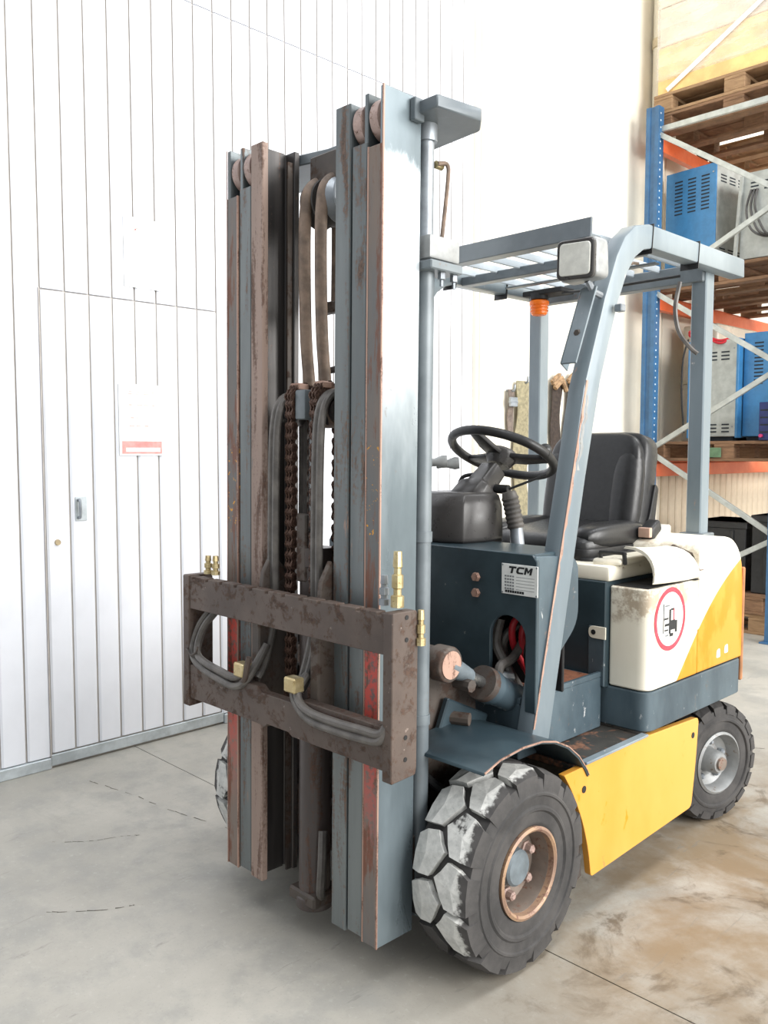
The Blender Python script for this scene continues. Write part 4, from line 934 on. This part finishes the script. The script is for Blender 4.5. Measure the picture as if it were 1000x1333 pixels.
MB().superq((sxc, 1.20, .968), (.232, .222, .028), .3, .25, 32, 10).build('seat_pan', m_black, sc)
MB().tube([(sxc-.235+0*k, y, .962) for k, y in enumerate((1.0, 1.4))], .006, 8).build('seat_rail', m_black, sc); MB().tube(spline([(sxc+.20, .985, .955), (sxc+.236, 1.02, .957), (sxc+.240, 1.2, .965), (sxc+.238, 1.38, .985)], 4), .007, 8).build('seat_rail', m_black, sc)
bk = fk(MB().superq((.292, 1.325, 1.035), (.026, .040, .024), .5, .4, 20, 10, Matrix.Rotation(.5, 3, 'X')), 'belt_buckle', m_black, bevel=0)
MB().box(.275, .318, 1.272, 1.290, 1.012, 1.045).build('buckle_label', plain('buckle_label', (206, 170, 150), .5), bk, .002)
fk(MB().prism([(1.15, .94), (1.42, .94), (1.42, 1.01), (1.36, 1.0), (1.25, .965)], .235, .262, 'x'), 'seat_bracket', m_black)

# ---- overhead guard
outp = [(.470, .515), (.644, 1.229), (.700, 1.426+.05), (.800, 1.735), (.862, 1.865), (.905, 1.925), (.965, 1.968), (1.045, 1.986), (1.725, 1.986)]
inp_ = [(1.728, 1.921), (1.075, 1.918), (1.015, 1.905), (.965, 1.875), (.920, 1.822), (.872, 1.730), (.785, 1.50), (.716, 1.229), (.556, .515)]
for s in (1, -1):
    g = fk(MB().prism(outp + inp_, *sorted((s*.366, s*.420)), 'x'), 'guard_side_frame', m_guard, bevel=.006, seg=2)
    # worn strip along the front corner of the post
    rnd = random.Random(3); fr_, bk_ = [], []
    for k in range(46):
        z = .56 + (1.50-.56)*k/45; y = .482 + (z-.56)*(.712-.482)/(1.50-.56); w_ = (.004 + .010*rnd.random()*(1 if z > .95 else .45))
        fr_.append((y-.001, z)); bk_.append((y+w_, z))
    MB().prism(fr_ + bk_[::-1], *sorted((s*.4195, s*.4207)), 'x').build('worn_edge', m_copper, g)
    MB().prism([(y+.006, z) for y, z in bk_[33:44]] + [(y+.008+.014*rnd.random(), z) for y, z in bk_[33:44][::-1]], *sorted((s*.4195, s*.4206)), 'x').build('primer_patch', m_rim_grey, g)
    MB().box(*sorted((s*.318, s*.373)), 1.528, 1.590, .99, 1.925).build('rear_post', m_guard, g, .004)
    MB().box(*sorted((s*.300, s*.392)), 1.515, 1.600, 1.000, 1.014).build('post_foot', m_guard_dark, g, .003)
    for y in (1.055, 1.36): MB().prism([(y, 1.90), (y+.003, 1.90), (y+.012, 1.99), (y+.009, 1.99)], *sorted((s*.36, s*.4225)), 'x').build('cable_tie', m_black, g)
    MB().prism([(.435, .505), (.60, .505), (.58, .575), (.565, .60), (.50, .56)], *sorted((s*.395, s*.402)), 'x').build('post_gusset', m_blue_worn, g, .002)
def fkb(name, p0, p1, w, h, parent=FK, mat=m_guard_dark): return MB().bar(p0, p1, w, h).build(name, mat, parent, .003)
rf = fk(MB().prism([(.795, 1.915), (.800, 1.972), (.808, 1.972), (.806, 1.925), (.850, 1.925), (.850, 1.916)], -.366, .372, 'x'), 'roof_front_beam', m_guard_dark, bevel=.002)
fkb('roof_middle_beam', (-.366, 1.115, 1.930), (.366, 1.115, 1.930), .045, .032)
fkb('roof_rear_beam', (-.366, 1.540, 1.920), (.366, 1.540, 1.920), .050, .062)
for k in range(7):
    x = -.30 + .60*k/6
    fkb('roof_slat', (x, .83, 1.950), (x, 1.52, 1.950), .006, .026, mat=m_slat)
MB().bar((-.31, 1.30, 1.925), (.31, 1.30, 1.925), .03, .006).build('roof_strip', m_guard_dark, rf, .001)
# work lamp
lm = fk(MB().superq((.392, .730, 1.832), (.062, .036, .056), .25, .25, 32, 14, Matrix.Rotation(-.05, 3, 'Y')), 'work_lamp', m_lamp_body, bevel=0)
MB().prism(rpoly([(.331, 1.779), (.451, 1.774), (.453, 1.883), (.333, 1.888)], .018, 4), .686, .702, 'y').build('lamp_bezel', m_plastic, lm, .003)
MB().prism(rpoly([(.341, 1.789), (.441, 1.784), (.443, 1.873), (.343, 1.878)], .013, 4), .6835, .690, 'y').build('lamp_lens', m_lens, lm, .002)
MB().tube([(.40, .74, 1.778), (.405, .76, 1.750), (.405, .80, 1.745)], .010, 8).build('lamp_bracket', m_zinc, lm)
# slotted bracket on the post
bp = [(.340, 1.535), (.372, 1.528), (.420, 1.745), (.388, 1.752)]
br = fk(MB().prism([(.655, 1.545), (.690, 1.525), (.790, 1.748), (.755, 1.765)], .368, .373, 'x'), 'lamp_mount', m_guard, bevel=.002)
MB().prism([(.655, 1.545), (.661, 1.542), (.761, 1.762), (.755, 1.765)], .373, .420, 'x').build('mount_face', m_guard, br, .001)
MB().lathe([(0, 0), (.012, 0), (.009, -.010), (0, -.010)], (.398, .700, 1.630), 'y', 6).build('mount_bolt', m_frame_dirty, br)
MB().prism([(.674, 1.570), (.684, 1.565), (.738, 1.690), (.728, 1.695)], .3665, .3680, 'x').build('mount_slot', m_lens, br)
fk(MB().box(.428, .452, .835, .860, 1.700, 1.722), 'post_clip', m_zinc)
# beacon under the roof
bx, by = -.255, 1.43
be = fk(MB().lathe([(0, 1.915), (.036, 1.915), (.036, 1.892), (.030, 1.888), (0, 1.888)], (bx, by, 0), 'z', 24), 'beacon', m_black, bevel=0)
MB().lathe([(0, 1.890), (.030, 1.890), (.038, 1.884), (.038, 1.872), (.033, 1.868), (.031, 1.838), (.026, 1.832), (0, 1.831)], (bx, by, 0), 'z', 24).build('beacon_lens', m_orange, be)
for k in range(2): MB().lathe([(.0345, 1.862-.012*k), (.036, 1.860-.012*k), (.0345, 1.858-.012*k)], (bx, by, 0), 'z', 24, ring=True).build('lens_rib', m_orange, be)
MB().box(bx-.06, bx+.12, by-.03, by+.06, 1.905, 1.925).build('beacon_mount', m_dark, be, .003)
# wires under the roof
def wire(name, pts, r, m): return fk(MB().tube(spline(pts, 8), r, 8), name, m, bevel=0)
wire('roof_wire', [(.360, .985, 1.915), (.362, .965, 1.88), (.368, .950, 1.82), (.360, .915, 1.775), (.350, .875, 1.755), (.380, .83, 1.75)], .005, m_hose_brown)
wire('roof_wire', [(.340, 1.02, 1.925), (.330, 1.06, 1.905), (.31, 1.13, 1.90), (.28, 1.20, 1.915), (.25, 1.28, 1.93)], .005, m_hose_brown)
wire('roof_wire', [(.30, 1.48, 1.89), (.29, 1.47, 1.80), (.30, 1.48, 1.72), (.335, 1.49, 1.665), (.36, 1.50, 1.64)], .008, m_hose)
wire('roof_wire', [(-.15, 1.43, 1.905), (0, 1.44, 1.90), (.15, 1.46, 1.905), (.30, 1.48, 1.91)], .005, m_black)

# ---- small litter
tag(MB().superq((0, 0, .006), (.014, .009, .006), .7, .7, 10, 6).build('paper_scrap', m_white, loc=(.208, 2.35, .0)), 'tiny white paper scrap on the stained concrete floor', 'litter')
bpy.context.view_layer.update()
